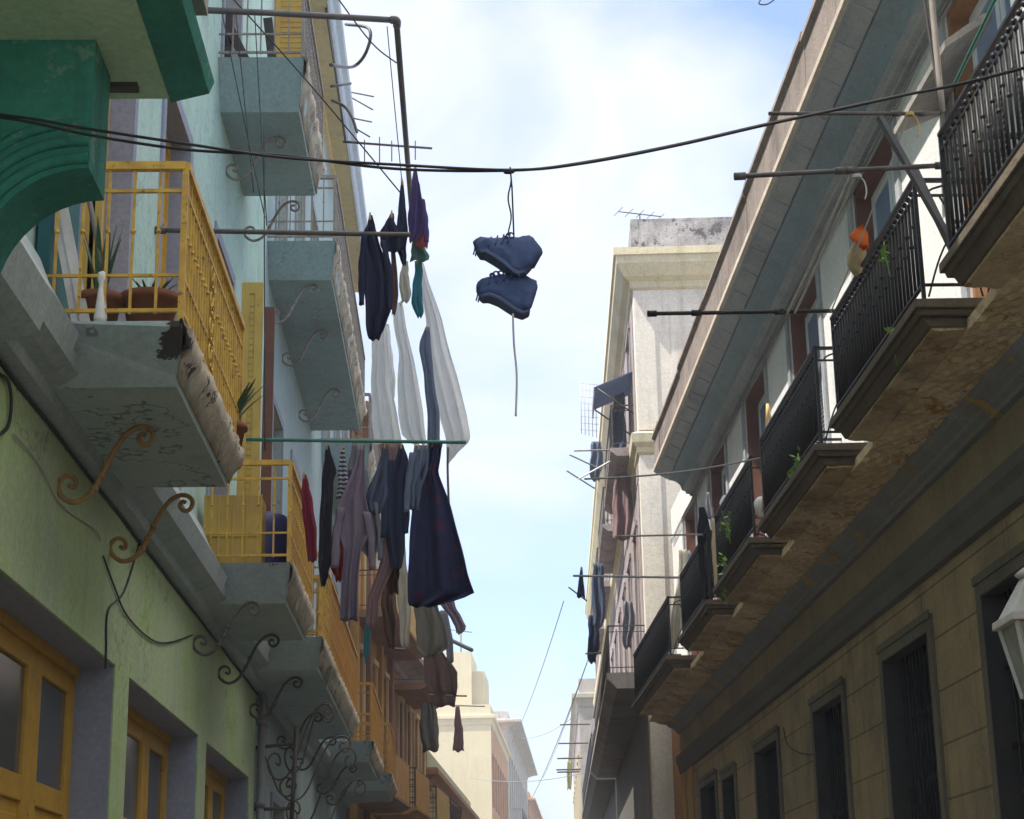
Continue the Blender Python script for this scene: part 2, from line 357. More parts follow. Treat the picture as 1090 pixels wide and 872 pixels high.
# ================================================================== RIGHT HOUSE
XR = 4.3
R1 = thing('grey_house', 'weathered two storey house on the right with black iron balconies and dark barred doors', 'house', (8, 15, 0))
DOOR_R = [(12.3, 14.1), (16.1, 18.0), (20.0, 21.9), (23.8, 25.7), (27.7, 29.6), (31.5, 33.2)]
ops = [(4.7, 6.5, 6.08, 9.38), (8.5, 10.3, 6.08, 9.38)] + [(a, b, 6.08, 9.38) for a, b in DOOR_R]
MB().wall(XR, XR + .45, -2, 35.2, 6.0, 10.0, ops).build('upper_wall', 'r_wall', R1)
GOPS = [(8.2, 10.2, .2, 4.30), (12.5, 14.5, .2, 4.32), (16.28, 18.1, .2, 4.33), (20.15, 21.85, .2, 4.30), (24.45, 26.3, .2, 4.28), (28.4, 29.7, .2, 4.2), (30.55, 32.4, .2, 4.3)]
MB().wall(XR, XR + .45, -2, 35.2, 0, 4.78, GOPS).build('ground_floor_wall', 'r_stone', R1)
MB().box(XR + .5, 14, -2, 35.2, 0, 10.0).box(XR + .002, XR + .45, -2, 35.2, 4.78, 6.0).build('rear_wall', 'r_stone_plain', R1)
MB().box(XR + .2, 13.9, -1.9, 35.1, 10.0, 10.2).build('roof', 'roof', R1)
MB().prism([(XR, 4.80), (XR - .05, 4.82), (XR - .07, 4.95), (XR - .11, 5.02), (XR - .11, 5.13), (XR, 5.17)], -2, 35.2).build('dark_string_course', 'r_dark', R1)
MB().prism([(XR, 5.175), (XR - .02, 5.18), (XR - .02, 5.55), (XR, 5.555)], -2, 35.2).build('plain_band', 'r_stone_plain', R1)
MB().prism([(XR, 5.56), (XR - .06, 5.57), (XR - .07, 5.61), (XR - .12, 5.63), (XR - .13, 5.66), (XR - .22, 5.70), (XR - .26, 5.75), (XR - .27, 5.80), (XR - .27, 5.975), (XR, 5.98)], -2, 35.2).build('blue_grey_moulding', 'r_band', R1)
cv = MB(); vs = []; NP = 8; ys_ = np.linspace(3, 35.2, 330)      # lumpy ochre cove joining the balconies to the wall
for j, yy in enumerate(ys_):
    for q in range(NP):
        t_ = q / (NP - 1); x = XR - .262 - .34 * t_; z = 5.745 + .085 * t_ ** 1.5
        l_ = .014 * math.sin(yy * 9 + q) * math.sin(yy * 2.3 + q * 1.7) + .010 * math.sin(yy * 23 + q * 2)
        vs.append((x + l_, yy, z + l_))
    vs.append((XR - .59, yy, 5.93)); vs.append((XR - .25, yy, 5.93))
K_ = NP + 2
cv.add(vs, [(j * K_ + q, j * K_ + (q + 1) % K_, (j + 1) * K_ + (q + 1) % K_, (j + 1) * K_ + q) for j in range(len(ys_) - 1) for q in range(K_)] + [tuple(range(K_)), tuple(range((len(ys_) - 1) * K_, len(ys_) * K_))])
cv.build('ochre_cove', 'r_soffit', R1)
MB().box(XR - .025, XR, 33.5, 34.1, 0, 4.8).box(XR - .02, XR, 34.6, 35.2, 0, 4.8).build('corner_pilaster', 'ochre', R1)
# cornice
MB().prism([(XR, 9.40), (XR - .07, 9.42), (XR - .08, 9.45), (XR - .14, 9.46), (XR - .15, 9.50), (XR - .2, 9.52), (XR - .2, 9.98), (XR, 9.98)], -2, 31.7).build('bed_moulding', 'r_cornice', R1)
cav = [(XR - .2, 9.53)] + [(XR - .21 - .22 * (1 - math.cos(t)), 9.54 + .18 * math.sin(t)) for t in np.linspace(0, math.pi / 2, 7)] + [(XR - .44, 9.98), (XR - .2, 9.98)]
MB().prism(cav, -2, 31.74).build('blue_cavetto', 'r_cornice_blue', R1)
ms = MB().prism([(XR - .44, 9.74), (XR - .66, 9.86), (XR - .66, 10.0), (XR - .44, 10.0)], -2, 31.78)
y = -1.8
while y < 31.2:
    ms.prism([(XR - .46, 9.735), (XR - .63, 9.828), (XR - .63, 9.85), (XR - .46, 9.76)], y, y + .55); y += .75
ms.build('modillion_band', 'r_cornice', R1)
fa = MB(); y = -2.; k = 0                     # eaves fascia: lengths that do not quite line up, as on the photo
while y < 31.8:
    yn = min(31.8, y + random.uniform(3., 4.6)); d = random.uniform(-.012, .012); e = random.uniform(-.03, .05)
    fa.prism([(XR - .66, 9.99), (XR - .665 + d, 10.02), (XR - .65 + d, 10.5 + e), (XR - .70 + d, 10.54 + e), (XR - .68 + d, 10.64 + e), (XR - .3, 10.66), (XR - .3, 9.99)], y, yn - random.choice((.004, .03, .07))); y = yn
fa.build('eaves_fascia', 'r_fascia', R1)
MB().prism([(XR - .66, 9.87), (XR - .70, 9.90), (XR - .70, 9.97), (XR - .665, 9.988), (XR - .3, 9.988), (XR - .3, 9.87)], -2, 31.79).build('eaves_lip', 'r_lip', R1)

# upper doors
def upper_door(a, b, zb, zt, wood, nm='balcony_door', bl=0.):
    d = MB(); X = XR + .02
    d.box(X, X + .24, a, a + .07, zb, zt).box(X, X + .24, b - .07, b, zb, zt).box(X, X + .24, a + .07, b - .07, zt - .09, zt)
    d = d.build(nm, wood, R1)
    m = (a + b) / 2
    for (p, q) in ((a + .07, m - .012), (m + .012, b - .07)):
        lf = MB(); X = XR + .19
        lf.box(X, X + .05, p, p + .1, zb, zt - .09).box(X, X + .05, q - .1, q, zb, zt - .09)
        for z0, z1 in ((zb, zb + .18), (zb + 1.0, zb + 1.12), (zt - .95, zt - .85), (zt - .2, zt - .09)): lf.box(X, X + .05, p + .1, q - .1, z0, z1)
        z = zb + 1.14
        while z < zt - 1.0: lf.prism([(X + .01, z), (X + .04, z + .045), (X + .045, z + .04), (X + .015, z - .005)], p + .1, q - .1); z += .055
        lf.box(X + .02, X + .04, p + .1, q - .1, zb + .18, zb + 1.0)
        lf.build('door_leaf', 'white_shutter', d)
        MB().box(X + .012, X + .032, p + .1, q - .1, zt - .85, zt - .2).build('glass_pane', 'pane_sky_tint', d)
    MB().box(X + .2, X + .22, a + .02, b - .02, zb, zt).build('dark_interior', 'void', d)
    ar = MB(); X = XR
    ar.box(X - .03, X, a - .16, b + .16, zt + .002, zt + .016).box(X - .03, X, a - .16, a, zb, zt + .001).box(X - .03, X, b, b + .16, zb, zt + .001)
    ar.build('architrave', 'r_cornice', d)
for i, (a, b) in enumerate([(4.7, 6.5), (8.5, 10.3)] + DOOR_R):
    upper_door(a, b, 6.08, 9.38, 'orange_wood' if i == 2 else 'brown_wood')
# canopy over the nearest visible door
cn = MB(); cn.add([(3.9, 12.84, 8.39), (3.9, 14.58, 8.45), (4.3, 14.5, 8.60), (4.3, 12.84, 8.66), (3.9, 12.84, 8.45), (3.9, 14.58, 8.51), (4.3, 14.5, 8.68), (4.3, 12.84, 8.74)],
       [(0, 1, 2, 3), (4, 7, 6, 5), (0, 4, 5, 1), (2, 6, 7, 3), (0, 3, 7, 4), (1, 5, 6, 2)])
cn.build('door_canopy', 'concrete', R1)

# ground floor barred doors
for a, b, z0, z1 in GOPS:
    d = MB(); X = XR
    narrow = (b - a) < 1.4
    d.box(X - .035, X, a - .14, a, z0, z1 + .14).box(X - .035, X, b, b + .14, z0, z1 + .14).box(X - .035, X, a, b, z1, z1 + .14)
    d.box(X - .05, X - .036, a - .16, b + .16, z1 + .10, z1 + .17)
    d = d.build('barred_door', 'r_surround', R1)
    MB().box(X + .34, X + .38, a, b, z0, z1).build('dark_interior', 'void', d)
    fr = MB().box(X - .03, X + .335, b - .012, b - .002, z0, z1).box(X - .03, X + .335, a + .002, a + .012, z0, z1).box(X - .03, X + .335, a + .012, b - .012, z1 - .012, z1 - .002).box(X + .2, X + .28, a + .003, a + .1, z0, z1 - .003).box(X + .2, X + .28, b - .1, b - .003, z0, z1 - .003).box(X + .2, X + .28, a + .1, b - .1, z1 - .1, z1 - .003).box(X + .2, X + .27, a + .1, b - .1, z1 - .75, z1 - .69)  # thin near-black linings darken the jambs and head, then the frame itself
    fr.build('door_frame', 'dark_wood', d)
    g = MB(); n = int((b - a - .2) / .13)
    for i in range(1, n):
        y = a + .1 + (b - a - .2) * i / n; g.tube([(X + .1, y, z0 + .1), (X + .1, y, z1 - .02)], .011, 6)
    for z in (z0 + .4, 2.0, 3.1, z1 - .6): g.beam((X + .112, a, z), (X + .112, b, z), .01, .04)
    g.build('grille', 'black_iron', d)

# balconies
BALC_R = [(4.2, 7.4), (8.2, 11.55), (12.22, 15.38), (16.1, 19.4), (20.05, 23.1), (23.85, 27.0), (28.6, 34.6)]
for i, (a, b) in enumerate(BALC_R):
    xe = 3.32
    bl = MB()
    bl.prism([(xe, 5.99), (xe, 6.06), (XR, 6.07), (XR, 5.99)], a, b)
    bl.prism([(xe + .04, 5.945), (xe + .025, 5.99), (XR, 5.99), (XR, 5.945)], a + .03, b - .03)
    bl.prism([(xe + .11, 5.87), (xe + .08, 5.92), (xe + .06, 5.945), (XR, 5.945), (XR, 5.87)], a + .08, b - .08)
    bl = bl.build('balcony', 'r_edge', R1, bevel=.008)
    so = MB(); nx, ny = 12, 40; vs = []; fs = []      # rough soffit, running down into the wall in a cove
    for j in range(ny + 1):
        for q in range(nx + 1):
            u = q / nx; x = xe + .13 + (XR - xe - .15) * u
            z = 5.85 + .010 * math.sin(j * 1.3 + q) * math.sin(q * 2.1 + i) - (.10 * max(0, (u - .55) / .45) ** 2)
            vs.append((x, a + .10 + (b - a - .20) * j / ny, z))
    N = nx + 1
    fs = [(j * N + q, j * N + q + 1, (j + 1) * N + q + 1, (j + 1) * N + q) for j in range(ny) for q in range(nx)]
    M = len(vs); vs += [(x, y, 5.90) for x, y, z in vs]
    fs += [tuple(v + M for v in f) for f in fs]
    rim = list(range(N)) + [j * N + nx for j in range(1, ny + 1)] + [ny * N + q for q in range(nx - 1, -1, -1)] + [j * N for j in range(ny - 1, 0, -1)]
    fs += [(rim[t], rim[(t + 1) % len(rim)], rim[(t + 1) % len(rim)] + M, rim[t] + M) for t in range(len(rim))]
    so.add(vs, fs); so.build('soffit', 'r_soffit', bl)
    rl = MB(); railing(rl, 3.40, XR, a + .05, b - .05, 6.07, .93, .105, .0125)
    end_panel(rl, 3.40, XR, a + .05, 6.07, .93); end_panel(rl, 3.40, XR, b - .05, 6.07, .93)
    rl.build('railing', 'black_iron', bl)

# hanging wires under the eaves stay with the house
wz = MB()
for d, z in ((.03, 9.36), (.05, 9.33), (.035, 9.30)):
    wz.tube([(XR - d, y, z + .025 * math.sin(y * 1.7 + d * 50)) for y in np.linspace(-2, 35, 60)], .008, 5)
wz.build('eaves_wires', 'lead_grey', R1)

# ================================================================== TOWER HOUSE beyond it (street bends 3 degrees here)
def thing_house(name, label, loc, rot): return thing(name, label, 'house', loc, rot)
RT = thing_house('cream_house', 'tall cream house with a stained parapet and cluttered street balconies beyond the right hand house', (3.80, 36, 0), -R_(3.0))
def cornice_ring(prof, x0, y0, x1, y1, mb):
    """prof: (out, z). ring on the -x and -y sides of a block"""
    n = len(prof)
    v = []
    for (px, py, sx, sy) in ((x0, y1, 1, 0), (x0, y0, 1, 1), (x1, y0, 0, 1)):
        for o, z in prof: v.append((px - o * sx, py - o * sy, z))
    f = []
    for s in (0, 1):
        for i in range(n): f.append((s * n + i, s * n + (i + 1) % n, (s + 1) * n + (i + 1) % n, (s + 1) * n + i))
    f += [tuple(range(n)), tuple(range(3 * n - 1, 2 * n - 1, -1))]
    mb.add(v, f); return mb
topn = []
y = 1.6
while y < 40: topn.append((y, y + 1.3)); y += 3.4
UP = [(a, b, 11.9, 14.6) for a, b in topn]; MID = [(a, b, 6.95, 10.2) for a, b in topn]
w = MB()
w.box(0, 9, 0, .4, 6.6, 15.25); w.wall(0, .4, .4, 42, 10.9, 15.25, UP); w.wall(0, .4, .4, 42, 0, 10.9, MID); w.box(.45, 9, .4, 42, 0, 15.2)
w.build('wall', 'tower', RT, local=True)
MB().box(-.025, -.003, .42, 42, .1, 6.6).build('base_face', 'r_dark', RT, local=True)
MB().wall(-.02, -.003, .55, 42, 11.0, 15.2, UP).wall(-.02, -.003, .55, 42, 6.7, 10.9, MID).build('street_face', 'tower_street', RT, local=True)
cornice_ring([(0, 14.95), (.06, 15.0), (.08, 15.12), (.2, 15.2), (.34, 15.45), (.36, 15.6), (.40, 15.62), (.40, 15.78), (0, 15.8)], 0, 0, 9, 42, MB()).build('cornice', 'tower_trim', RT, local=True)
MB().box(-.1, 9, -.12, 42, 15.78, 15.86).box(.0, 9, 0.02, .3, 15.86, 16.58).box(0, .3, .3, 42, 15.86, 16.5).build('parapet', 'tower_top', RT, local=True)
cornice_ring([(0, 11.35), (.05, 11.4), (.06, 11.5), (.14, 11.6), (.16, 11.78), (0, 11.86)], 0, 0, 9, 42, MB()).build('string_course', 'tower_trim', RT, local=True)
MB().box(0, .42, -.035, 0, 0, 11.33).box(0, .42, -.035, 0, 11.88, 14.93).box(.75, 8, -.02, 0, 12.1, 14.6).build('corner_pilaster', 'tower', RT, local=True)
for fl in (UP, MID):
    for a, b, z0, z1 in fl:
        d = MB().box(-.05, -.02, a - .15, a, z0, z1).box(-.05, -.02, b, b + .15, z0, z1).box(-.07, -.02, a - .2, b + .2, z1, z1 + .12).build('window', 'tower_street', RT, local=True)
        MB().box(.2, .25, a, b, z0, z1).build('shutter', 'dark_wood', d, local=True)
def local_balcony(root, o, y0, y1, zt, depth, slab, railm, rail_h=.95, solid=None, sp=.14, thick=.18, solidm=None):
    """balcony in a house's own frame; o is the outward sign"""
    b = MB().prism([(0, zt - thick), (o * depth * .75, zt - thick), (o * depth * .9, zt - thick * .6), (o * depth, zt - thick * .4), (o * depth, zt), (0, zt)], y0, y1).build('balcony', slab, root, local=True)
    rl = MB(); railing(rl, o * (depth - .06), 0, y0 + .05, y1 - .05, zt, rail_h, sp, .008, balls=False)
    rl.build('railing', railm, b, local=True)
    if solid: 
        MB().box(o * (depth - .045), o * (depth - .035), y0 + .1, y1 - .1, zt + .02, zt + rail_h - .02).build('rail_panel', solidm, b, local=True)
    return b
MB().box(0, 9, 0.002, .4, 0, 6.6).build('base_wall', 'far_brown', RT, local=True); MB().box(.1, .35, -.03, 0, 0, 6.4).box(.75, 1.1, -.03, 0, 0, 6.4).build('base_pilaster', 'ochre', RT, local=True)
local_balcony(RT, -1, .4, 20, 6.95, .8, 'concrete', 'dark_iron', thick=.32); local_balcony(RT, -1, 20.6, 40, 6.95, .8, 'r_dark', 'black_iron', thick=.32)
for k in range(4): local_balcony(RT, -1, 1.2 + k * 7.2, 6.6 + k * 7.2, 11.85, .55, 'tower_street', 'dark_iron')
aw = MB().add([(-.0, 1.2, 13.55), (-.85, 1.2, 13.2), (-.85, 2.9, 13.2), (0, 2.9, 13.55), (-.85, 1.2, 13.0), (-.85, 2.9, 13.0)], [(0, 1, 2, 3), (1, 4, 5, 2)])
aw.build('awning', 'c_greyblue', RT, local=True, solid=.02)
for y_ in (1.22, 2.88): MB().tube([(-.02, y_, 12.6), (-.8, y_, 13.2)], .018, 5).build('awning_stay', 'dark_iron', RT, local=True)

# ------------------------------------------------------------------ generic row house further along
def row_house(name, label, loc, rot, o, L, H, wallm, streetm, floors, corn, trim, balc=(), bslab='concrete', railm='dark_iron', sp=3.2, ww=1.2, shut='dark_wood', depth=9, co=.45):
    """facade on local x=0 facing o; floors = [(sill z, head z)]"""
    h = thing_house(name, label, loc, rot)
    cols = []; y = 1.2
    while y + ww < L - .4: cols.append((y, y + ww)); y += sp
    m = MB(); z = 0
    for k, (za, zb) in enumerate(floors):
        zt = H if k == len(floors) - 1 else (zb + floors[k + 1][0]) / 2
        m.wall(-o * .35, 0, .35, L, z, zt, [(a, b, za, zb) for a, b in cols]); z = zt
    m.box(-o * .4, -o * depth, .35, L, 0, H)
    m.build('wall', streetm, h, local=True)
    MB().box(.0, -o * depth, 0, .35, 0, H - .002).build('end_wall', wallm, h, local=True)
    pr = [(0, H - .5), (.06 , H - .45), (.08, H - .3), (co * .5, H - .15), (co, H - .08), (co, H + .08), (co * .9, H + .14), (0, H + .15)]
    v = []; n = len(pr)
    for (yy, s) in ((0 , 1), (L, 0)):
        for q, zz in pr: v.append((o * q, yy - (q * .6 if s else 0), zz))
    for q, zz in pr: v.append((-o * depth, -q * .6, zz))
    f = [(i, (i + 1) % n, (i + 1) % n + n, i + n) for i in range(n)] + [(i + 2 * n, (i + 1) % n + 2 * n, (i + 1) % n, i) for i in range(n)] + [tuple(range(n, 2 * n)), tuple(range(2 * n, 3 * n))]
    MB().add(v, f).build('cornice', corn, h, local=True)
    MB().box(0, -o * .25, 0, L, H + .15, H + .75).box(-o * .25, -o * depth, 0, .25, H + .15, H + .75).build('parapet', wallm, h, local=True)
    for za, zb in floors:
        for a, b in cols:
            d = MB().box(o * .002, o * .05, a - .13, a, za, zb + .13).box(o * .002, o * .05, b, b + .13, za, zb + .13).box(o * .002, o * .10, a, b, zb, zb + .13).build('window', trim, h, local=True)
            q = (a + b) / 2
            MB().box(-o * .15, -o * .2, a, q - .01, za, zb).box(-o * .15, -o * .2, q + .01, b, za, zb).build('shutter', shut, d, local=True)
    for (a, b, zt, dp, slab, rm, sol) in balc:
        local_balcony(h, o, a, b, zt, dp, slab, rm, solid=bool(sol), solidm=sol)
    return h
RB = row_house('low_weathered_house', 'low weathered house with laundry and rusty antennas at the far right end of the street', (5.3, 79, 0), -R_(3), -1, 30, 12.2, 'far_grey', 'tower_street',
          [(1, 4.2), (6.2, 9.8)], 'far_grey', 'tower_trim', [(1, 9, 6.0, .9, 'concrete', 'dark_iron', 0), (11, 20, 6.0, .9, 'concrete', 'dark_iron', 0)], co=.3)

# ================================================================== LEFT SIDE
XL = -2.5
# --- emerald green house, nearest
LE = thing('emerald_house', 'nearest house on the left with a pale green balcony underside and emerald bracket', 'house', (-6, 4, 0))
MB().wall(XL - .4, XL, -3, 9.3, 0, 4.6, [(1.5, 3.2, .2, 3.7), (5.2, 6.9, .2, 3.7)]).wall(XL - .4, XL, -3, 9.3, 4.6, 16, [(1.5, 3.2, 5.5, 8.8), (5.2, 6.9, 5.5, 8.8)]).box(-10, XL - .45, -3, 9.3, 0, 16).build('wall', 'mint_pale', LE)
for (a, b, z0, z1) in ((1.5, 3.2, .2, 3.7), (1.5, 3.2, 5.5, 8.8), (5.2, 6.9, 5.5, 8.8), (5.2, 6.9, .2, 3.7)):
    d = MB().box(XL - .25, XL - .2, a, b, z0, z1).box(XL - .2, XL - .16, a, a + .1, z0, z1).box(XL - .2, XL - .16, b - .1, b, z0, z1).build('door', 'yellow_wood', LE)
bs = MB().prism([(XL, 5.40), (-1.30, 5.40), (-1.30, 5.46), (XL, 5.62)], 3.6, 7.67)
bs = bs.build('balcony', 'green_soffit', LE)
MB().prism([(-1.297, 5.395), (-1.12, 5.43), (-1.10, 5.5), (-1.17, 5.60), (-1.19, 5.78), (-1.297, 5.80)], 3.55, 7.70, [0, .02, .0, .05, .05, .0]).build('fascia', 'emerald', bs)
MB().box(-1.25, -1.13, 3.6, 7.62, 5.80, 6.05).build('kerb', 'concrete', bs)
MB().box(-1.66, -1.42, 7.50, 7.56, 5.375, 5.40).build('drip_slot', 'dark_iron', bs)
R0 = MB(); railing(R0, -1.2, XL, 3.65, 7.6, 6.05, .9, .14, .009, square=True, balls=False); R0.build('railing', 'green_pole', bs)
def corbel(y0, y1, sh, nm, par, mat='emerald'):
    arc = [(-1.53 - .45 * math.sin(t) - sh * 0, 4.80 - .48 * (1 - math.cos(t))) for t in np.linspace(0, math.pi / 2, 12)]
    prof = [(XL, 5.398), (-1.53 - sh, 5.398), (-1.53 - sh, 4.80)] + [(x - sh * .6, z) for x, z in arc] + [(-2.0, 3.9), (-2.15, 3.5), (XL, 3.3)]
    return MB().prism(prof, y0, y1).build(nm, mat, par)
cb = corbel(7.10, 7.45, 0, 'bracket', LE)
for i, (rr, dd) in enumerate(((.04, .03), (.12, .022), (.20, .014))):
    pts = [(-1.535, 7.10 - dd * .2, 4.80 + rr)] + [(-1.55 - rr * .2 - (.45 + rr * .3) * math.sin(t), 7.10 - dd * .2, 4.80 + rr - (.48) * (1 - math.cos(t))) for t in np.linspace(0.05, math.pi / 2, 14)] + [(-2.0 - rr, 7.095, 3.9)]
    MB().tube(pts, .026, 6).build('arch_moulding', 'emerald', cb)
MB().prism([(XL, 4.78), (-2.30, 4.80), (-2.22, 4.84), (-2.16, 5.05), (-2.2, 5.12), (-2.36, 5.40), (-2.42, 5.55), (-2.5, 5.64)], 7.7, 9.3).build('ledge', 'greyteal', LE)

# --- teal house with the lime ground floor
L1 = thing('teal_house', 'teal house with lime green ground floor band, yellow doors and scrolled iron brackets', 'house', (-6, 16, 0))
UOP = [(11.5, 13.06, 5.2, 8.9), (14.5, 15.95, 5.2, 9.0), (17.95, 19.4, 5.2, 8.9), (18.0, 19.4, 10.95, 14.4), (14.4, 15.9, 10.95, 14.4)]
w1 = [o for o in UOP if o[2] < 9]; w2 = [o for o in UOP if o[2] > 9]
MB().wall(XL - .4, XL, 9.3, 22.85, 4.76, 9.6, w1).wall(XL - .4, XL, 9.3, 22.85, 9.6, 17.2, w2).build('upper_wall', 'teal', L1)
MB().box(-11, XL - .45, 9.3, 22.85, 0, 17.2).build('rear_wall', 'teal', L1)
PIL = [(9.3, 9.55), (13.4, 14.0), (17.85, 18.45), (22.3, 22.85)]
lm = MB().box(XL - .45, XL + .0, 9.3, 22.85, 3.67, 4.75)
for a, b in PIL: lm.box(XL - .012, XL, a + .012, b - .0, .1, 3.67)
lm.build('ground_floor_band', 'lime', L1)
mp = MB()
for a, b in PIL: mp.box(XL - .45, XL - .013, a, b, .1, 3.66)
mp.box(XL - .45, XL - .02, 9.3, 22.85, 3.655, 3.668); mp.build('door_reveal', 'mauve', L1)
# floor level moulding between the balconies
led = [(XL, 4.78), (-2.40, 4.79), (-2.38, 4.86), (-2.30, 4.88), (-2.22, 4.92), (-2.17, 5.08), (-2.2, 5.12), (-2.36, 5.40), (-2.42, 5.55), (-2.5, 5.60)]
lo = [(XL, 4.78), (-2.40, 4.79), (-2.38, 4.86), (-2.30, 4.88), (-2.22, 4.92), (-2.20, 4.99), (XL, 5.0)]
LBAL = [(10.05, 13.15), (17.14, 20.0), (21.3, 22.85)]
ml = MB().prism(led, 9.3, 10.05).prism(lo, 10.05, 13.15).prism(led, 13.15, 17.14).prism(lo, 17.14, 20.0).prism(led, 20.0, 21.3).prism(lo, 21.3, 22.85)
ml.build('floor_moulding', 'greyteal', L1)
# ground floor yellow doors: three leaves per bay
for a, b in ((9.55, 13.4), (14.0, 17.85), (18.45, 22.3)):
    n = 3; wd = (b - a) / n; X = -2.78
    fr = MB().box(X - .06, X + .03, a + .003, b - .003, 3.58, 3.654)
    d = fr.build('yellow_door', 'yellow_wood', L1, bevel=.006)
    for k in range(n):
        p, q = a + wd * k + .006, a + wd * (k + 1) - .006
        lf = MB().box(X - .05, X, p, p + .19, .12, 3.575).box(X - .05, X, q - .19, q, .12, 3.575)
        for z0, z1 in ((3.44, 3.575), (2.58, 2.74), (1.3, 1.42), (.12, .34)): lf.box(X - .05, X, p + .19, q - .19, z0, z1)
        for z0, z1 in ((1.42, 2.58), (.34, 1.3)):
            lf.box(X - .04, X - .025, p + .19, q - .19, z0, z1); lf.box(X - .03, X - .012, p + .27, q - .27, z0 + .09, z1 - .09)
        lf.build('door_leaf', 'yellow_wood', d, bevel=.008)
        MB().box(X - .035, X - .028, p + .19, q - .19, 2.74, 3.44).build('glass_pane', 'pane', d)
# upper doors with mauve reveals
for i, (a, b, z0, z1) in enumerate(UOP):
    d = MB().box(XL - .3, XL + .025, a - .12, a + .006, z0, z1 + .12).box(XL - .3, XL + .025, b - .006, b + .12, z0, z1 + .12).box(XL - .3, XL + .024, a + .006, b - .006, z1 - .006, z1 + .12)
    d = d.build('balcony_door', 'mauve', L1)
    lf = MB(); m = (a + b) / 2; X = XL - .22
    for p, q in ((a, m - .008), (m + .008, b)):
        lf.box(X, X + .05, p, p + .1, z0, z1).box(X, X + .05, q - .1, q, z0, z1)
        for u, v in ((z0, z0 + .2), (z0 + 1.1, z0 + 1.22), (z1 - .9, z1 - .8), (z1 - .12, z1)): lf.box(X, X + .05, p + .1, q - .1, u, v)
        lf.box(X + .01, X + .03, p + .1, q - .1, z0 + .2, z1 - .9); lf.box(X + .01, X + .03, p + .1, q - .1, z1 - .8, z1 - .12)
    lf.build('door_leaf', 'yellow_wood', d)
# open yellow shutters beside the doors
for (yy, x0, x1, z0, z1) in ((17.9, -2.2, -1.98, 5.3, 8.35), (19.9, -2.15, -1.72, 10.95, 13.6), (11.46, -2.49, -2.36, 5.25, 8.6)):
    s = MB().box(x0, x1, yy, yy + .04, z0, z1)
    s.box(x0 + .02, x1 - .02, yy - .012, yy, z0, z0 + .12).box(x0 + .02, x1 - .02, yy - .012, yy, z1 - .12, z1).box(x0 + .0, x0 + .08, yy - .014, yy - .001, z0, z1).box(x1 - .08, x1, yy - .014, yy - .001, z0, z1)
    z = z0 + .2
    while z < z1 - .2: s.box(x0 + .09, x1 - .09, yy - .008, yy - .001, z, z + .04); z += .07
    s.build('open_shutter', 'yellow_panel', L1)
MB().box(-1.965, -1.86, 17.95, 18.0, 5.3, 8.1).build('shutter_edge', 'brown_wood', L1)
# cornice
def left_cornice(root, y0, y1, ym, bm):
    MB().prism([(XL, 17.1), (XL + .06, 17.12), (XL + .08, 17.17), (XL + .40, 17.17), (XL + .40, 17.3), (XL, 17.3)], y0, y1).build('cornice_soffit', ym, root)
    MB().prism([(XL + .40, 17.15), (XL + .44, 17.2), (XL + .47, 17.4), (XL + .55, 17.5), (XL + .56, 17.66), (XL, 17.70), (XL, 17.31), (XL + .40, 17.31)], y0, y1).build('cornice', bm, root)
left_cornice(L1, 9.3, 22.85, 'cream_yellow', 'paleblue')

SCROLL = [(55, 503), (62, 507), (64, 500), (60, 493), (52, 491), (45, 495), (41, 503), (44, 514), (52, 522), (62, 526), (75, 522), (86, 511), (96, 492), (106, 470), (116, 450), (127, 435), (140, 427), (152, 427), (160, 434), (160, 443), (154, 450), (146, 449), (142, 442), (146, 436), (151, 438)]
def scroll_pts(y, x0, x1, z0, z1, tilt=0):
    P = [(x0 + (px - 41) / 119. * (x1 - x0), y + tilt * (px - 41) / 119., z0 + (526 - py) / 99. * (z1 - z0)) for px, py in SCROLL]
    return catm(P, 5)
def scroll(root, y, x0, x1, z0, z1, mat, tilt=0, r=.013):
    m = MB(); P = scroll_pts(y, x0, x1, z0, z1, tilt); m.tube(P, lambda t: r * (1.15 - .5 * abs(t - .5)), 7)
    for k in (.47, .50, .53):
        c = P[int(k * len(P))]; d = (P[int(k * len(P)) + 1] - c).normalized() * .014
        m.tube([c - d, c, c + d], lambda t: r * (1.35 + .5 * math.sin(t * math.pi)), 8)
    return m.build('scroll_bracket', mat, root)

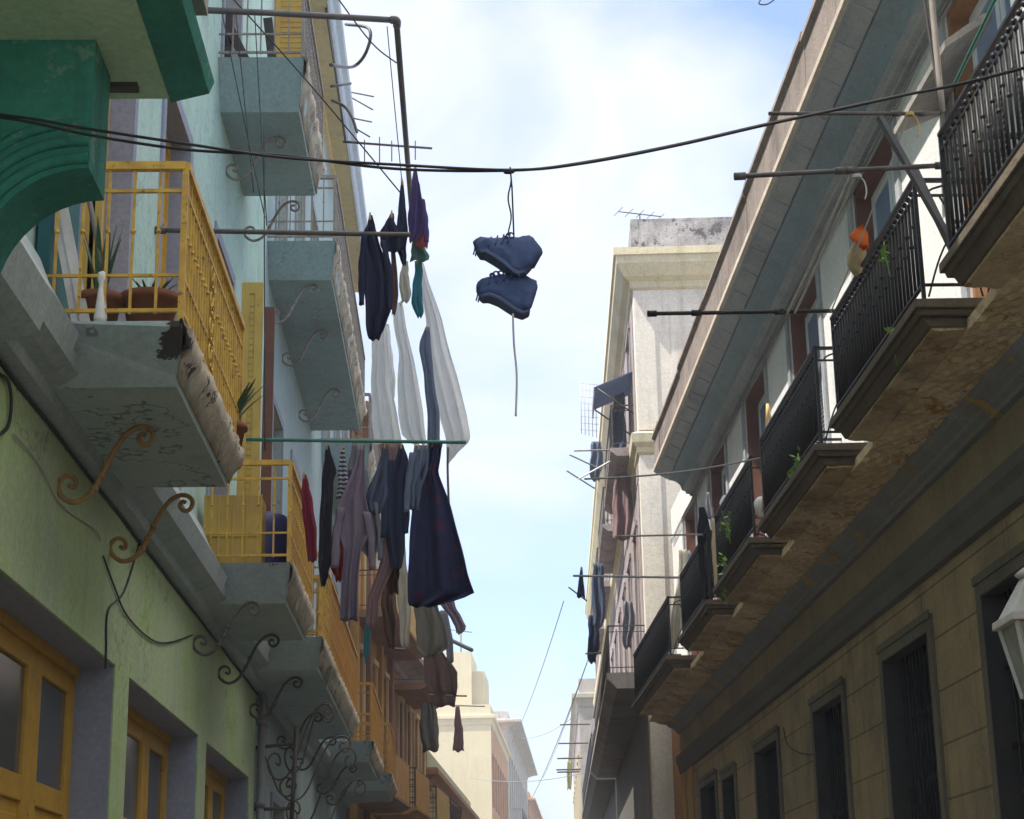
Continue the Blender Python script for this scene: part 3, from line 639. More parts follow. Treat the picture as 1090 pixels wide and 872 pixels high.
def left_balcony(root, y0, y1, zt, railm, slabm, xe=-1.55, zb=None, chip='chipped', h=1.0, sp=.15, style=1, solid=None):
    zb = zb or zt - .32
    b = MB().prism([(XL, zb), (xe - .10, zb), (xe - .09, zb + .05), (xe - .045, zt - .1), (xe - .035, zt - .04), (xe - .035, zt - .002), (XL, zt - .002)], y0, y1, [.34, .34, .30, .06, .03, .03, .03])
    b = b.build('balcony', slabm, root)
    # chipped front edge
    n = int((y1 - y0) / .03); prof = [(0, zb + .04), (.015, zt - .17), (.05, zt - .12), (.055, zt - .03), (.0, zt)]
    vs = []; fs = []
    for j in range(n + 1):
        yy = y0 + .0 + (y1 - y0) * j / n
        for q, (dx, z) in enumerate(prof):
            jit = random.uniform(-.006, .005) + .007 * math.sin(yy * 14 - q * 1.1) - (.016 if math.sin(yy * 5.3 + 1.7 * math.sin(yy * 3)) > .75 else 0) if 0 < q < 4 else 0
            vs.append((xe - .088 + .05 * (q / 4) + dx + jit, min(max(yy, y0 + .3 * (1 - q / 4)), y1 - .3 * (1 - q / 4)), z))
    K = len(prof)
    fs = [(j * K + q, j * K + q + 1, (j + 1) * K + q + 1, (j + 1) * K + q) for j in range(n) for q in range(K - 1)]
    m = MB(); m.add(vs, fs, True); m.build('chipped_edge', chip, b, solid=.02)
    rl = MB(); xf = xe - .05; a, c = y0 + .08, y1 - .08; zr = zt
    # flat handrail, upper rail, lower rails, knuckled bars
    for (p, q, r0, s) in ((xf, a, xf, c), (xf, a, XL, a), (xf, c, XL, c)):
        rl.beam((p, q, zr + h), (r0, s, zr + h), .05, .05); rl.beam((p, q, zr + h - .16), (r0, s, zr + h - .16), .022, .022)
        rl.beam((p, q, zr + .08), (r0, s, zr + .08), .025, .022); rl.beam((p, q, zr + .30), (r0, s, zr + .30), .018, .018)
    n = int((c - a) / .115)
    for i in range(1, n):
        yy = a + (c - a) * i / n; rl.beam((xf, yy, zr + .06), (xf, yy, zr + h), .016, .016); rl.ball((xf, yy, zr + .58), .018)
    for i in range(1, 6):
        x = xf + (XL - xf) * i / 6
        for yy in (a, c): rl.beam((x, yy, zr + .06), (x, yy, zr + h), .016, .016); rl.ball((x, yy, zr + .58), .018)
    for yy in (a, c): rl.beam((xf, yy, zr - .03), (xf, yy, zr + h + .02), .035, .035)
    rl.build('railing', railm, b)
    if style == 1:
        sc = MB(); ym = y0 + (y1 - y0) * .42
        for zc in (.2, .38, .56, .74):
            for s in (-1, 1):
                sc.tube([(xf + .012, ym + s * (.055 + .05 * math.cos(t) * (1 - t / 9)), zr + zc + .07 * math.sin(t) * (1 - t / 9)) for t in np.linspace(-2.5, 5, 20)], .008, 5)
        sc.build('scroll_panel', railm, b)
    if solid:
        pn = MB().box(xf - .025, xf - .018, a + .05, c - .05, zr + .04, zr + h - .05); pn.build('rail_panel', solid, b)
    return b
LA = left_balcony(L1, 10.05, 13.15, 5.17, 'yellow_iron', 'soffit_broken', zb=4.86, chip='chipped_broken')
LB = left_balcony(L1, 17.14, 20.0, 5.22, 'yellow_iron', 'soffit_blue', zb=4.88, style=0, solid='yellow_panel')
L2A = left_balcony(L1, 17.65, 20.6, 10.85, 'pale_iron', 'soffit_up', zb=10.35, style=0, h=.95)
for y_, m_ in ((11.2, 'bronze_iron'), (13.0, 'bronze_iron')): scroll(LA, y_, XL - 0.0, -1.92, 4.36, 4.845, m_, r=.017)
for y_ in (17.3, 19.2): scroll(LB, y_, XL, -1.88, 4.36, 4.86, 'scroll_iron', r=.015)
for y_ in (18.6, 20.4): scroll(L2A, y_, XL, -1.85, 9.83, 10.335, 'pale_iron', r=.015)

# --- second left house
L2 = thing('blue_grey_house', 'blue grey house with long orange balcony panels behind the hanging laundry', 'house', (-6, 31, 0))
U2 = [(a, a + 1.4, 5.2, 8.9) for a in (24, 27, 30, 33.2, 36.5, 39.2)]; U3 = [(a, a + 1.4, 10.95, 14.4) for a in (24, 27, 30, 33.2, 36.5, 39.2)]
MB().wall(XL - .4, XL, 22.85, 42, 0, 5.0, [(25, 26.6, .1, 3.6), (29, 30.6, .1, 3.6), (33, 34.6, .1, 3.6), (37, 38.6, .1, 3.6)]).wall(XL - .4, XL, 22.85, 42, 5.0, 9.6, U2).wall(XL - .4, XL, 22.85, 42, 9.6, 17.2, U3).box(-11, XL - .45, 22.85, 42, 0, 17.2).build('wall', 'soffit_up', L2)
for a, b, z0, z1 in U2 + U3 + [(25, 26.6, .1, 3.6), (29, 30.6, .1, 3.6), (33, 34.6, .1, 3.6), (37, 38.6, .1, 3.6)]:
    d = MB().box(XL + .002, XL + .03, a - .12, a, z0, z1 + .12).box(XL + .002, XL + .03, b, b + .12, z0, z1 + .12).box(XL + .002, XL + .03, a, b, z1, z1 + .12).build('door_surround', 'mauve', L2)
    MB().box(XL - .25, XL - .2, a, (a + b) / 2 - .01, z0, z1).box(XL - .25, XL - .2, (a + b) / 2 + .01, b, z0, z1).build('door_leaf', 'yellow_wood', d)
left_cornice(L2, 22.86, 42, 'cream_yellow', 'paleblue')
MB().prism(lo, 22.86, 42).build('floor_moulding', 'greyteal', L2)
LC = left_balcony(L2, 22.87, 29.3, 5.2, 'orange_panel', 'soffit_blue', zb=4.86, style=0, solid='orange_panel')
LCa = left_balcony(L1, 21.3, 22.84, 5.2, 'yellow_iron', 'soffit_blue', zb=4.86, style=0, solid='yellow_panel')
LD = left_balcony(L2, 32.2, 36.6, 5.2, 'orange_panel', 'soffit_blue', zb=4.86, xe=-1.45, style=0, solid='yellow_panel')
LDb = left_balcony(L2, 38.1, 41.8, 5.2, 'orange_panel', 'soffit_blue', zb=4.86, xe=-1.35, style=0, solid='orange_panel')
L2B = left_balcony(L2, 22.9, 31.0, 10.85, 'pale_iron', 'soffit_up', zb=10.4, style=0, h=.95)
L2C = left_balcony(L2, 33.0, 41.0, 10.85, 'pale_iron', 'soffit_up', zb=10.4, style=0, h=.95)
for y_ in (22.2,): scroll(LCa, y_, XL, -1.88, 4.36, 4.845, 'scroll_iron', r=.015)
for y_ in (25.6, 28.6): scroll(LC, y_, XL, -1.88, 4.36, 4.845, 'scroll_iron', r=.015)
for y_ in (33, 35.5): scroll(LD, y_, XL, -1.8, 4.36, 4.845, 'scroll_iron', r=.015)
for y_ in (23.4, 25.3, 28.2): scroll(L2B, y_, XL, -1.85, 9.85, 10.385, 'pale_iron', r=.015)
hk = MB()
hk.tube(catm([onX(368, 26, -1.9), onX(393, 31, -1.45), onX(390, 55, -1.5), onX(376, 71, -1.75), onX(352, 69, -1.95)], 6), .03, 6)
hk.build('iron_hoop', 'dark_iron', L2)
MB().tube(catm([onX(353, 107, -1.95), onX(366, 113, -1.75), onX(375, 126, -1.65), onX(380, 141, -1.62)], 6), .025, 6).build('iron_hook', 'dark_iron', L2)
MB().tube([onX(353, 92, -1.95), onX(373, 89, -1.7)], .025, 6).build('iron_peg', 'dark_iron', L2)

# --- third and further left houses, after the bend
L3 = row_house('ochre_house', 'tall ochre and brown house with narrow pilasters beyond the orange balconies', (-2.45, 42.1, 0), -R_(5.2), 1, 7.6, 14.2, 'rust_wall', 'ochre', [(.3, 3.6), (5.3, 8.6), (9.6, 12.6)], 'rust_wall', 'cream_yellow',
     [(.3, 3.6, 5.1, 1.0, 'rust_wall', 'orange_panel', 'orange_panel'), (4, 7.3, 5.1, 1.1, 'ochre', 'dark_iron', 'orange_panel'), (.4, 7.2, 9.4, 1.0, 'rust_wall', 'dark_iron', 'yellow_panel')], shut='yellow_wood', sp=2.2, ww=.9)
L3b = row_house('brown_house', 'lower brown house with a railed balcony of dark washing before the pale yellow block', (-1.74, 49.9, 0), -R_(5.2), 1, 8.3, 9.6, 'rust_wall', 'rust_wall', [(.3, 3.6), (5.3, 8.4)], 'concrete', 'cream_yellow',
     [(.3, 3.9, 5.0, 1.2, 'rust_wall', 'dark_iron', 'yellow_panel'), (4.4, 8, 5.0, 1.2, 'ochre', 'dark_iron', 0), (.3, 4.5, 8.75, 1.0, 'rust_wall', 'dark_iron', 0)], shut='yellow_wood', sp=1.9, ww=.9, co=.6)
for k in range(4):
    MB().box(.0, .14, .15 + k * 2.2, .5 + k * 2.2, 0, 13.6).build('pilaster', 'rust_wall' if k % 2 else 'ochre', L3, local=True)
L4 = row_house('faded_green_house', 'low faded green house with rusty eaves in front of the pale yellow block', (-.95, 58.4, 0), -R_(4), 1, 22, 7.1, 'far_green', 'far_green', [(.3, 3.2), (4.7, 6.6)], 'rust_wall', 'cream_yellow',
     [(.5, 7, 4.4, .9, 'cream_yellow', 'dark_iron', 'yellow_panel'), (8, 14, 4.4, .9, 'rust_wall', 'dark_iron', 0), (15, 21, 4.4, .9, 'far_green', 'dark_iron', 0)], shut='yellow_wood', co=.38)
L5 = row_house('pale_yellow_block', 'tall pale yellow block showing its blank sunlit end wall in the distance', (2.05, 110, 0), -R_(4), 1, 23, 15.2, 'far_yellow', 'far_brown', [(1, 4), (5.5, 8.5), (10, 13)], 'far_yellow', 'far_brown', [], co=.25, depth=12)
MB().box(-6.6, -1.15, .4, 6, 15.35, 19.2).box(-1.149, -.4, 1, 6, 15.35, 18.1).build('roof_room', 'far_yellow', L5, local=True)
for x_, y_ in ((-3.2, 3), (-1.9, 2.2)): MB().tube([(x_, y_, 15.3), (x_, y_, 21.2)], .05, 6).tube([(x_ - .7, y_, 20.9), (x_ + .7, y_, 20.7)], .03, 5).build('roof_mast', 'pipe', L5, local=True)
L6 = row_house('grey_corniced_house', 'grey stone house with heavy overhanging cornice at the end of the left row', (3.75, 134, 0), -R_(4), 1, 42, 17.8, 'far_grey', 'far_grey', [(1, 4.4), (6, 9.6), (11, 15.4)], 'far_grey', 'far_grey',
     [(3, 12, 5.8, 1, 'concrete', 'dark_iron', 0), (16, 30, 5.8, 1, 'concrete', 'dark_iron', 0), (3, 30, 10.8, .9, 'concrete', 'dark_iron', 0)], co=1.0, sp=4)
L7 = row_house('small_brown_house', 'small brown house closing the left row at the bottom of the sky gap', (7.0, 180, 0), -R_(4), 1, 30, 15.8, 'far_brown', 'far_brown', [(1, 4.4), (6, 9.6), (11, 13.8)], 'far_brown', 'far_grey', [], co=.6)

# ================================================================== poles, wires, laundry
def pole(name, a, b, r, mat, label, cat='clothes pole', group=None, extra=None, bend=0):
    m = MB(); a, b = Vector(a), Vector(b)
    pts = [a.lerp(b, t) + Vector((0, 0, -bend * math.sin(t * math.pi))) for t in np.linspace(0, 1, 10)]
    m.tube(pts, r, 8)
    for t in (extra or ()):
        c = a.lerp(b, t); d = (b - a).normalized() * r * 2.2; m.tube([c - d, c + d], r * 1.55, 8)
    return m.alone(name, mat, label, cat, group)
GP = 'clothes poles reaching out over the street'
pole('clothes_pole', onX(165, 245, XL), onY(437, 250, 14.3), .022, 'pipe', 'dark iron clothes pole in the teal wall above the yellow balcony, hung with navy clothes', group=GP, extra=(.02,))
pole('clothes_pole', onY(262, 468, 17.22), onY(496, 471, 17.3), .019, 'green_pole', 'dark green clothes pole off the second yellow railing, hung with dresses and shirts', group=GP)
pole('clothes_pole', onY(452, 668, 33), onY(502, 692, 30), .035, 'lead_grey', 'short thick grey pole slanting down below the big navy dress', group=GP)
pole('clothes_pole', onY(1000, 121, 11.5), onY(818, 121, 11.5), .014, 'pipe', 'thin pole with yellow cord tied on, nearest and highest on the right', group=GP, extra=(.1, .25))
pole('clothes_pole', onY(1006, 176, 11.62), onY(783, 188, 11.62), .018, 'pipe', 'long iron pole on the nearest black railing with two clotheslines knotted to it', group=GP, extra=(.02, .45, .5, .98))
pole('clothes_pole', onY(888, 331, 15.3), onY(692, 334, 15.3), .019, 'black_iron', 'dark pole with knobbed tip crossing the cream house end wall', group=GP, extra=(.3, .75, .99))
pole('clothes_pole', onY(826, 484, 19.4), onY(622, 510, 19.5), .011, 'lead_grey', 'thin pale rod sagging across the cream house below its string course', group=GP, bend=.06)
pole('clothes_pole', onY(748, 569, 24), onY(655, 571, 24), .014, 'grey_wood', 'short grey rod level with the torn white cloth on the fifth balcony', group=GP)
pole('clothes_pole', onY(728, 615, 28.6), onY(610, 613, 28.6), .02, 'lead_grey', 'grey rod with one small dark rag hanging at its street end', group=GP)
# rack made of pipe
rk = thing('pipe_clothes_rack', 'bent dark pipe clothes rack running out from the upper teal wall and along the street', 'clothes rack', onX(222, 11, XL))
MB().tube([onX(216, 11, XL), onY(300, 14.5, 17.4), onY(418, 21.5, 17.4)], .034, 9).build('arm', 'pipe', rk)
el = Vector(onY(422, 22, 17.4)); tip = Vector((el.x + .04, 23.2, el.z - .02))
MB().tube(catm([onY(416, 21.3, 17.4), el, el + (tip - el).normalized() * .12], 6), .044, 9).build('elbow', 'pipe', rk)
MB().tube([el + (tip - el) * .01, tip], .034, 9).build('rail', 'pipe', rk)
def wire(name, pts, r, mat, label, cat='wire', group=None, n=16, sag=0):
    m = MB(); pts = [Vector(p) for p in pts]
    if len(pts) == 2:
        a, b = pts; P = [a.lerp(b, t) + Vector((0, 0, -4 * sag * t * (1 - t))) for t in np.linspace(0, 1, n)]
    else: P = catm(pts, 6)
    m.tube(P, r, 6); return m.alone(name, mat, label, cat, group)
# main cable: two strands
Y0 = 6.9
cab = thing('overhead_cable', 'sagging double black cable across the street holding the hanging sneakers', 'cable', onY(542, 180, Y0))
base = [(-62, 112), (0, 122), (100, 140), (200, 155), (300, 165), (420, 176), (545, 181), (620, 174), (720, 155), (820, 132), (950, 104), (1090, 72)]
for k in (0, 1):
    P = [onY(x, y + (4.5 * math.sin((x - 60) / 55.) if 40 < x < 480 else 0) * (k - .5) * 1.2 + (3 * k if x < 500 else .8 * math.sin(x / 17.) * k), Y0 + .012 * k) for x, y in base]
    P = [(XL, Y0, P[0][2] + .02)] + P[1:] + [(XR, Y0, P[-1][2] + .55)]
    MB().tube(catm(P, 8), .0062, 6).build('strand', 'cable', cab)
tw = MB(); P = [onY(542.5 + 1.6 * math.sin(t * 11), 181 + t * 70, Y0 + .006 * math.cos(t * 11)) for t in np.linspace(0, 1, 24)]
tw.tube(P, .0034, 6).tube([onY(x + 2, y, Y0 - .008) for x, y in ((541, 178), (543, 200), (544, 225), (545, 252))], .0034, 6)
tw.tube([(p[0] + .02 * math.cos(t), p[1] + .012 * math.sin(t), p[2]) for t in np.linspace(0, 12, 30) for p in [onY(542, 181 + t * .3, Y0)]], .004, 5)
tw.build('hanging_cord', 'cable', cab)

# sneakers
def sneaker(st, laces, label, dy, toe):
    t = thing('sneaker', label, 'shoe', onY(545, st[3][0][1], Y0 + dy), 0, 'sneakers hanging on the cable')
    up = MB(); sl = MB(); n = 14; rings = []; sring = []
    for (a, b, w) in st:
        A = Vector(onY(a[0], a[1], Y0 + dy)); B = Vector(onY(b[0], b[1], Y0 + dy)); c = (A + B) / 2; ax = (B - A) / 2
        rings.append([c + ax * (math.copysign(abs(math.sin(2 * math.pi * k / n)) ** .7, math.sin(2 * math.pi * k / n))) + Vector((0, w * math.copysign(abs(math.cos(2 * math.pi * k / n)) ** .8, math.cos(2 * math.pi * k / n)) * (1 - .25 * math.sin(2 * math.pi * k / n)), 0)) for k in range(n)])
        nrm = ax.normalized() if ax.length > .004 else Vector((-.3, 0, .9)).normalized()
        sring.append([A - nrm * .009 + Vector((0, w * 1.08, 0)), A - nrm * .009 - Vector((0, w * 1.08, 0)), A + nrm * .008 - Vector((0, w * 1.10, 0)), A + nrm * .008 + Vector((0, w * 1.10, 0))])
    def loft(mb, R, n, sm):
        v = [p for r in R for p in r]; m = len(R)
        f = [(i * n + k, i * n + (k + 1) % n, (i + 1) * n + (k + 1) % n, (i + 1) * n + k) for i in range(m - 1) for k in range(n)] + [tuple(range(n - 1, -1, -1)), tuple(range((m - 1) * n, m * n))]
        mb.add(v, f, sm)
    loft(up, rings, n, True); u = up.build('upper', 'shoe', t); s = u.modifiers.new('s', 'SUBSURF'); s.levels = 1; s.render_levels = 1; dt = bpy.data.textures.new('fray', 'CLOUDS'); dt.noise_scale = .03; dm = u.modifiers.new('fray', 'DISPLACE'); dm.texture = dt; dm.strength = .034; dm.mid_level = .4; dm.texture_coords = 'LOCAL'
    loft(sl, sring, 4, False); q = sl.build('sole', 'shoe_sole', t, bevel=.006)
    lc = MB()
    for i, (x, y, sz) in enumerate(laces):
        lc.tube([onY(x + sz * math.cos(a), y - sz * .8 * math.sin(a), Y0 + dy - .03 + .012 * math.cos(a * 2 + i)) for a in np.linspace(-.6, 3.9, 12)], .0035, 5)
    for k in range(4):
        x, y = toe[0] + k * (toe[2] - toe[0]) / 3, toe[1] + k * (toe[3] - toe[1]) / 3
        lc.tube(catm([onY(x - 1, y + 6, Y0 + dy - .05), onY(x + 1, y + 1, Y0 + dy - .042), onY(x + 2, y - 3.5, Y0 + dy), onY(x + 1, y + 1, Y0 + dy + .04)], 4), .0038, 5)
    a0 = st[0][0]
    for k in range(5):
        x = a0[0] - 2.5 + k * 2.2; lc.tube([onY(x + 1, a0[1] - 4, Y0 + dy), onY(x, a0[1] + 1, Y0 + dy - .01), onY(x - .6, a0[1] + 3 + 2 * math.sin(k * 2.1), Y0 + dy)], .0035, 4)
    lc.build('laces', 'shoe', t); 
    return t
sneaker([((507, 268), (504, 258), .020), ((511, 271), (511, 253.5), .038), ((517, 271), (524, 253), .046), ((527, 277), (535, 255.5), .046), ((536, 283), (545, 252), .046), ((545, 291), (552, 255), .043), ((551, 294), (563, 250), .038), ((558, 292), (572, 258), .034), ((565, 286), (580, 270), .026)],
        [(543, 251, 4), (538, 254, 3), (556, 292, 4)], 'upper blue sneaker of the pair dangling from the cable', 0, (521, 256, 541, 252))
sneaker([((510, 317), (507, 305), .020), ((514, 318), (513, 298), .038), ((521, 317), (525, 294), .046), ((531, 321), (540, 293), .046), ((540, 327), (552, 292), .044), ((549, 333), (562, 296), .040), ((557, 336), (568, 300), .036), ((564, 333), (574, 299), .030)],
        [(528, 292, 3.5), (533, 291, 3), (524, 293, 2.5)], 'lower blue sneaker of the pair with one lace trailing below', .035, (521, 296, 545, 291))
wire('shoelace', [onY(546, 334, Y0 - .01), onY(547, 365, Y0), onY(550, 400, Y0 + .01), onY(549, 443, Y0)], .0042, 'pale_line', 'long pale shoelace hanging straight below the sneakers', 'shoelace')

# clothing ----------------------------------------------------------------
def garment(name, label, Y, rows, mat, fold=.03, waves=2.5, cat=None, group='laundry hung out to dry', NC=18, dep=0., parts=()):
    rows = sorted(rows); ys = [r_[0] for r_ in rows]
    M = max(10, int((ys[-1] - ys[0]) / 5)); g = MB(); vs = []
    ph = random.uniform(0, 6)
    for j in range(M + 1):
        y = ys[0] + (ys[-1] - ys[0]) * j / M
        xl = float(np.interp(y, ys, [r_[1] for r_ in rows])); xr = float(np.interp(y, ys, [r_[2] for r_ in rows])); v = j / M
        e1 = .8 * math.sin(v * 7 + ph) + .35 * math.sin(v * 19 + 3 * ph); e2 = .8 * math.sin(v * 6 + 2 * ph) + .35 * math.sin(v * 23 + ph)
        wdt = xr - xl
        if wdt > 8 and 0 < j < M: xl += e1; xr += e2
        for q in range(NC + 1):
            u = q / NC
            uu = u ** (1.2 if ph > 3 else .85)
            d = fold * (.25 + .75 * v) * math.sin(waves * 1.5 * math.pi * uu + ph + 1.1 * math.sin(v * 2.3 + ph)) + fold * .35 * math.sin(waves * 3.1 * math.pi * uu + v * 3.2 + 2 * ph) * math.sin(v * 4 + ph)
            d *= min(1, wdt / 18)
            vs.append(onY(xl + wdt * u, y + (1.2 * math.sin(u * 9 + ph) if j == M else 0), Y + d + dep * v))
    N = NC + 1; fs = [(j * N + q, j * N + q + 1, (j + 1) * N + q + 1, (j + 1) * N + q) for j in range(M) for q in range(NC)]
    g.add(vs, fs, True)
    o = g.alone(name, mat, label, cat or name.replace('_', ' '), group, solid=0 if mat == 'c_white' else .006)
    ORG[o.name] = Vector(o.location)
    for pn, pr in parts:
        q_ = MB(); vs = []; py = [r_[0] for r_ in pr]; m_ = 14
        for j in range(m_ + 1):
            yy = py[0] + (py[-1] - py[0]) * j / m_; a_ = float(np.interp(yy, py, [r_[1] for r_ in pr])); b_ = float(np.interp(yy, py, [r_[2] for r_ in pr]))
            for k in range(8):
                w_ = 2 * math.pi * k / 8; vs.append(onY((a_ + b_) / 2 + (b_ - a_) / 2 * math.cos(w_) + .4 * math.sin(j * 1.3 + k), yy + .8 * math.sin(k * 2.2 + j), Y - .02 + .022 * math.sin(w_) * (1 + .3 * math.sin(j + k))))
        q_.add(vs, [(j * 8 + k, j * 8 + (k + 1) % 8, (j + 1) * 8 + (k + 1) % 8, (j + 1) * 8 + k) for j in range(m_) for k in range(8)] + [tuple(range(8)), tuple(range(m_ * 8, m_ * 8 + 8))], True)
        q_.build(pn, mat, o)
    if Y < 35 and group == 'laundry hung out to dry':
        r0 = rows[0]
        for k, xx in enumerate([r0[1] + .3 * (r0[2] - r0[1])] + ([r0[2] - 1] if r0[2] - r0[1] > 7 else [])):
            c = Vector(onY(xx, r0[0] + 1, Y))
            MB().prism([(c.x - .009, c.z - .035), (c.x - .003, c.z - .04), (c.x, c.z), (c.x + .003, c.z - .04), (c.x + .009, c.z - .035), (c.x + .007, c.z + .03), (c.x - .007, c.z + .03)], c.y - .008, c.y + .008).build('peg', 'straw_wood', o)
    return o
Yp = 14.3
garment('dark_shirt', 'long navy shirt, leftmost on the dark iron pole in the teal wall', Yp, [(229, 393, 396), (240, 391, 399), (250, 386, 402), (262, 384, 405), (300, 387, 416), (330, 389, 416), (350, 391, 410), (362, 393, 403)], 'c_navy', .04, parts=[('sleeve', [(250, 385, 390), (285, 381, 388), (325, 382, 388)]), ('sleeve', [(256, 405, 411), (295, 411, 419), (330, 412, 418)])])
garment('dark_shirt', 'short navy top with pointed peg corner in the middle of the iron pole', Yp + .03, [(227, 416, 419), (238, 411, 421), (248, 404, 428), (258, 404, 430), (264, 405, 430), (269, 412, 424)], 'c_navy', .03)
garment('dark_shirt', 'narrow navy garment pinned high at the tip of the iron pole', Yp + .06, [(192, 427, 429), (210, 425, 431), (230, 423, 432), (250, 421, 434), (268, 424, 433), (282, 428, 432)], 'c_navy2', .03)
garment('brown_sock', 'thin brown strip of cloth beside the long navy shirt', Yp + .1, [(262, 416, 420), (290, 417, 423), (315, 418, 424), (335, 417, 421)], 'c_brown', .01, cat='sock')
Yq = 20.5
garment('purple_shirt', 'purple shirt pinned by one corner high on the pipe rack', Yq, [(177, 441, 443), (195, 438, 446), (215, 436, 449), (232, 435, 453), (238, 435, 453), (252, 436, 448), (258, 436, 441)], 'c_purple', .04, cat='shirt', parts=[('sleeve', [(212, 447, 452), (235, 450, 456), (258, 451, 457)])])
garment('coral_shirt', 'coral red cloth bunched behind the purple shirt', Yq + .1, [(228, 446, 450), (240, 444, 453), (252, 442, 457), (258, 442, 457), (264, 445, 455)], 'c_coral', .03, cat='shirt')
garment('green_cloth', 'grey green cloth below the coral one on the pipe rack', Yq + .18, [(250, 441, 447), (262, 439, 452), (272, 437, 456), (278, 436, 456)], 'c_green', .03, cat='cloth')
garment('white_cloth', 'small white rag hanging left of the teal sock', Yq + .2, [(278, 429, 434), (295, 426, 436), (312, 425, 437), (322, 428, 435)], 'c_cream', .03, cat='rag')
garment('teal_sock', 'short blue green sock against the top of the white sheet', Yq + .25, [(278, 442, 449), (305, 440, 450), (325, 438, 450), (332, 440, 450), (338, 445, 449)], 'c_teal', .02, cat='sock')
Ys = 21.2
garment('white_sheet', 'left white sheet hanging beside the chipped balcony edge', Ys, [(338, 399, 407), (352, 395, 413), (380, 395, 415), (420, 396, 419), (445, 396, 424), (472, 398, 427)], 'c_white', .06, 3.5, 'sheet')
garment('white_sheet', 'middle white sheet, narrow at the top and parted below', Ys + .3, [(322, 417, 428), (345, 418, 431), (375, 424, 438), (405, 424, 446), (440, 424, 451), (465, 428, 453), (473, 440, 453)], 'c_white', .07, 3.2, 'sheet')
garment('white_sheet', 'large white sheet sweeping down furthest out into the sky', Ys + .6, [(278, 441, 450), (300, 445, 456), (340, 453, 470), (400, 459, 487), (440, 467, 497), (464, 473, 500), (470, 474, 499), (482, 474, 486), (492, 475, 479)], 'c_white', .06, 3.5, 'sheet')
garment('white_sheet', 'thin grey white strip seen in the gap behind the left and middle sheets', Ys + .9, [(345, 407, 414), (380, 408, 419), (400, 409, 420), (425, 411, 420)], 'c_white', .05, 3, 'sheet')
garment('blue_grey_trousers', 'blue grey trouser leg between the two larger white sheets', Ys + .1, [(348, 453, 457), (362, 448, 459), (372, 447, 460), (400, 452, 462), (440, 454, 467), (480, 455, 468), (500, 456, 467)], 'c_greyblue', .03, cat='trousers')
wire('hanging_rod', [onY(477, 476, Ys), onY(476.5, 500, Ys), onY(478, 545, Ys)], .014, 'pipe', 'short dark rod end hanging below the corner of the largest sheet', 'cord')
Yr = 17.32
garment('black_trousers', 'long black trousers, leftmost on the green pole', Yr, [(474, 347, 350), (490, 345, 354), (502, 343, 358), (512, 342, 354), (560, 341, 354), (600, 339, 352), (615, 340, 348), (624, 342, 346)], 'c_black', .04, cat='trousers')
garment('striped_shirt', 'small white and navy striped top on the green pole', Yr + .05, [(476, 363, 366), (495, 361, 369), (512, 360, 371), (533, 357, 372)], 'c_stripe', .03, cat='top')
garment('grey_shirt', 'pale mauve grey shirt with long body below the striped top', Yr - .05, [(474, 384, 388), (496, 378, 389), (530, 362, 388), (545, 358, 392), (565, 359, 394), (585, 366, 384), (600, 366, 383), (661, 362, 381)], 'c_mauve', .05, cat='shirt', parts=[('sleeve', [(540, 359, 368), (570, 354, 363), (604, 352, 361)]), ('sleeve', [(545, 386, 394), (575, 391, 399), (606, 393, 400)])])
garment('lilac_blouse', 'crumpled lilac grey blouse between the mauve shirt and the slate skirt', Yr + .06, [(528, 384, 395), (545, 379, 400), (570, 380, 404), (588, 388, 402), (596, 394, 399)], 'c_grey', .05, cat='blouse', parts=[('sleeve', [(532, 380, 386), (560, 376, 383), (592, 376, 382)]), ('sleeve', [(535, 397, 402), (565, 401, 407), (596, 402, 408)])])
garment('purple_scarf', 'small purple scarf behind the striped top', Yr + .16, [(500, 368, 374), (530, 368, 378), (548, 371, 376)], 'c_purple', .03, cat='scarf')
garment('white_vest', 'pale vest hanging on a bent wire hanger beside the striped top', Yr + .2, [(470, 376, 380), (492, 371, 386), (520, 373, 390), (548, 378, 390)], 'c_grey', .03, cat='vest')
garment('brown_cloth', 'dark brown cloth below the navy jacket', Yr + .3, [(590, 410, 422), (612, 411, 425), (632, 414, 424)], 'c_brown', .04, cat='cloth')
garment('red_blouse', 'bright red top hanging behind the black trousers', Yr + .12, [(560, 355, 360), (575, 352, 366), (592, 350, 369), (608, 353, 367), (619, 358, 363)], 'c_red', .03, cat='top')
garment('magenta_towel', 'dark magenta towel over the second yellow railing', 17.6, [(505, 322, 326), (530, 322, 333), (560, 323, 336), (598, 328, 337)], 'c_magenta', .03, cat='towel')
garment('slate_skirt', 'slate blue triangular skirt left of the navy jacket', Yr + .02, [(473, 408, 413), (500, 402, 415), (525, 390, 415), (535, 386, 412), (546, 392, 408)], 'c_slate', .04, cat='skirt')
garment('pink_shirt', 'dusty pink shirt between the slate skirt and navy jacket', Yr + .1, [(472, 412, 427), (500, 413, 425), (516, 414, 421), (600, 404, 420), (640, 392, 404), (668, 390, 402)], 'c_pink', .03, cat='shirt')
garment('navy_jacket', 'navy jacket with two hanging sleeves left of the big dress', Yr + .04, [(473, 426, 429), (490, 420, 434), (515, 413, 433), (545, 411, 432), (580, 411, 430), (606, 416, 427)], 'c_navy2', .04, cat='jacket', parts=[('sleeve', [(490, 414, 421), (530, 407, 415), (572, 405, 412)]), ('sleeve', [(492, 431, 437), (530, 430, 437), (568, 428, 435)])])
garment('grey_blue_shirt', 'grey blue shirt pinned beside the big navy dress', Yr - .04, [(474, 441, 456), (500, 437, 455), (518, 433, 450), (542, 436, 445)], 'c_greyblue', .04, cat='shirt', parts=[('sleeve', [(482, 436, 443), (515, 431, 438), (545, 429, 436)])])
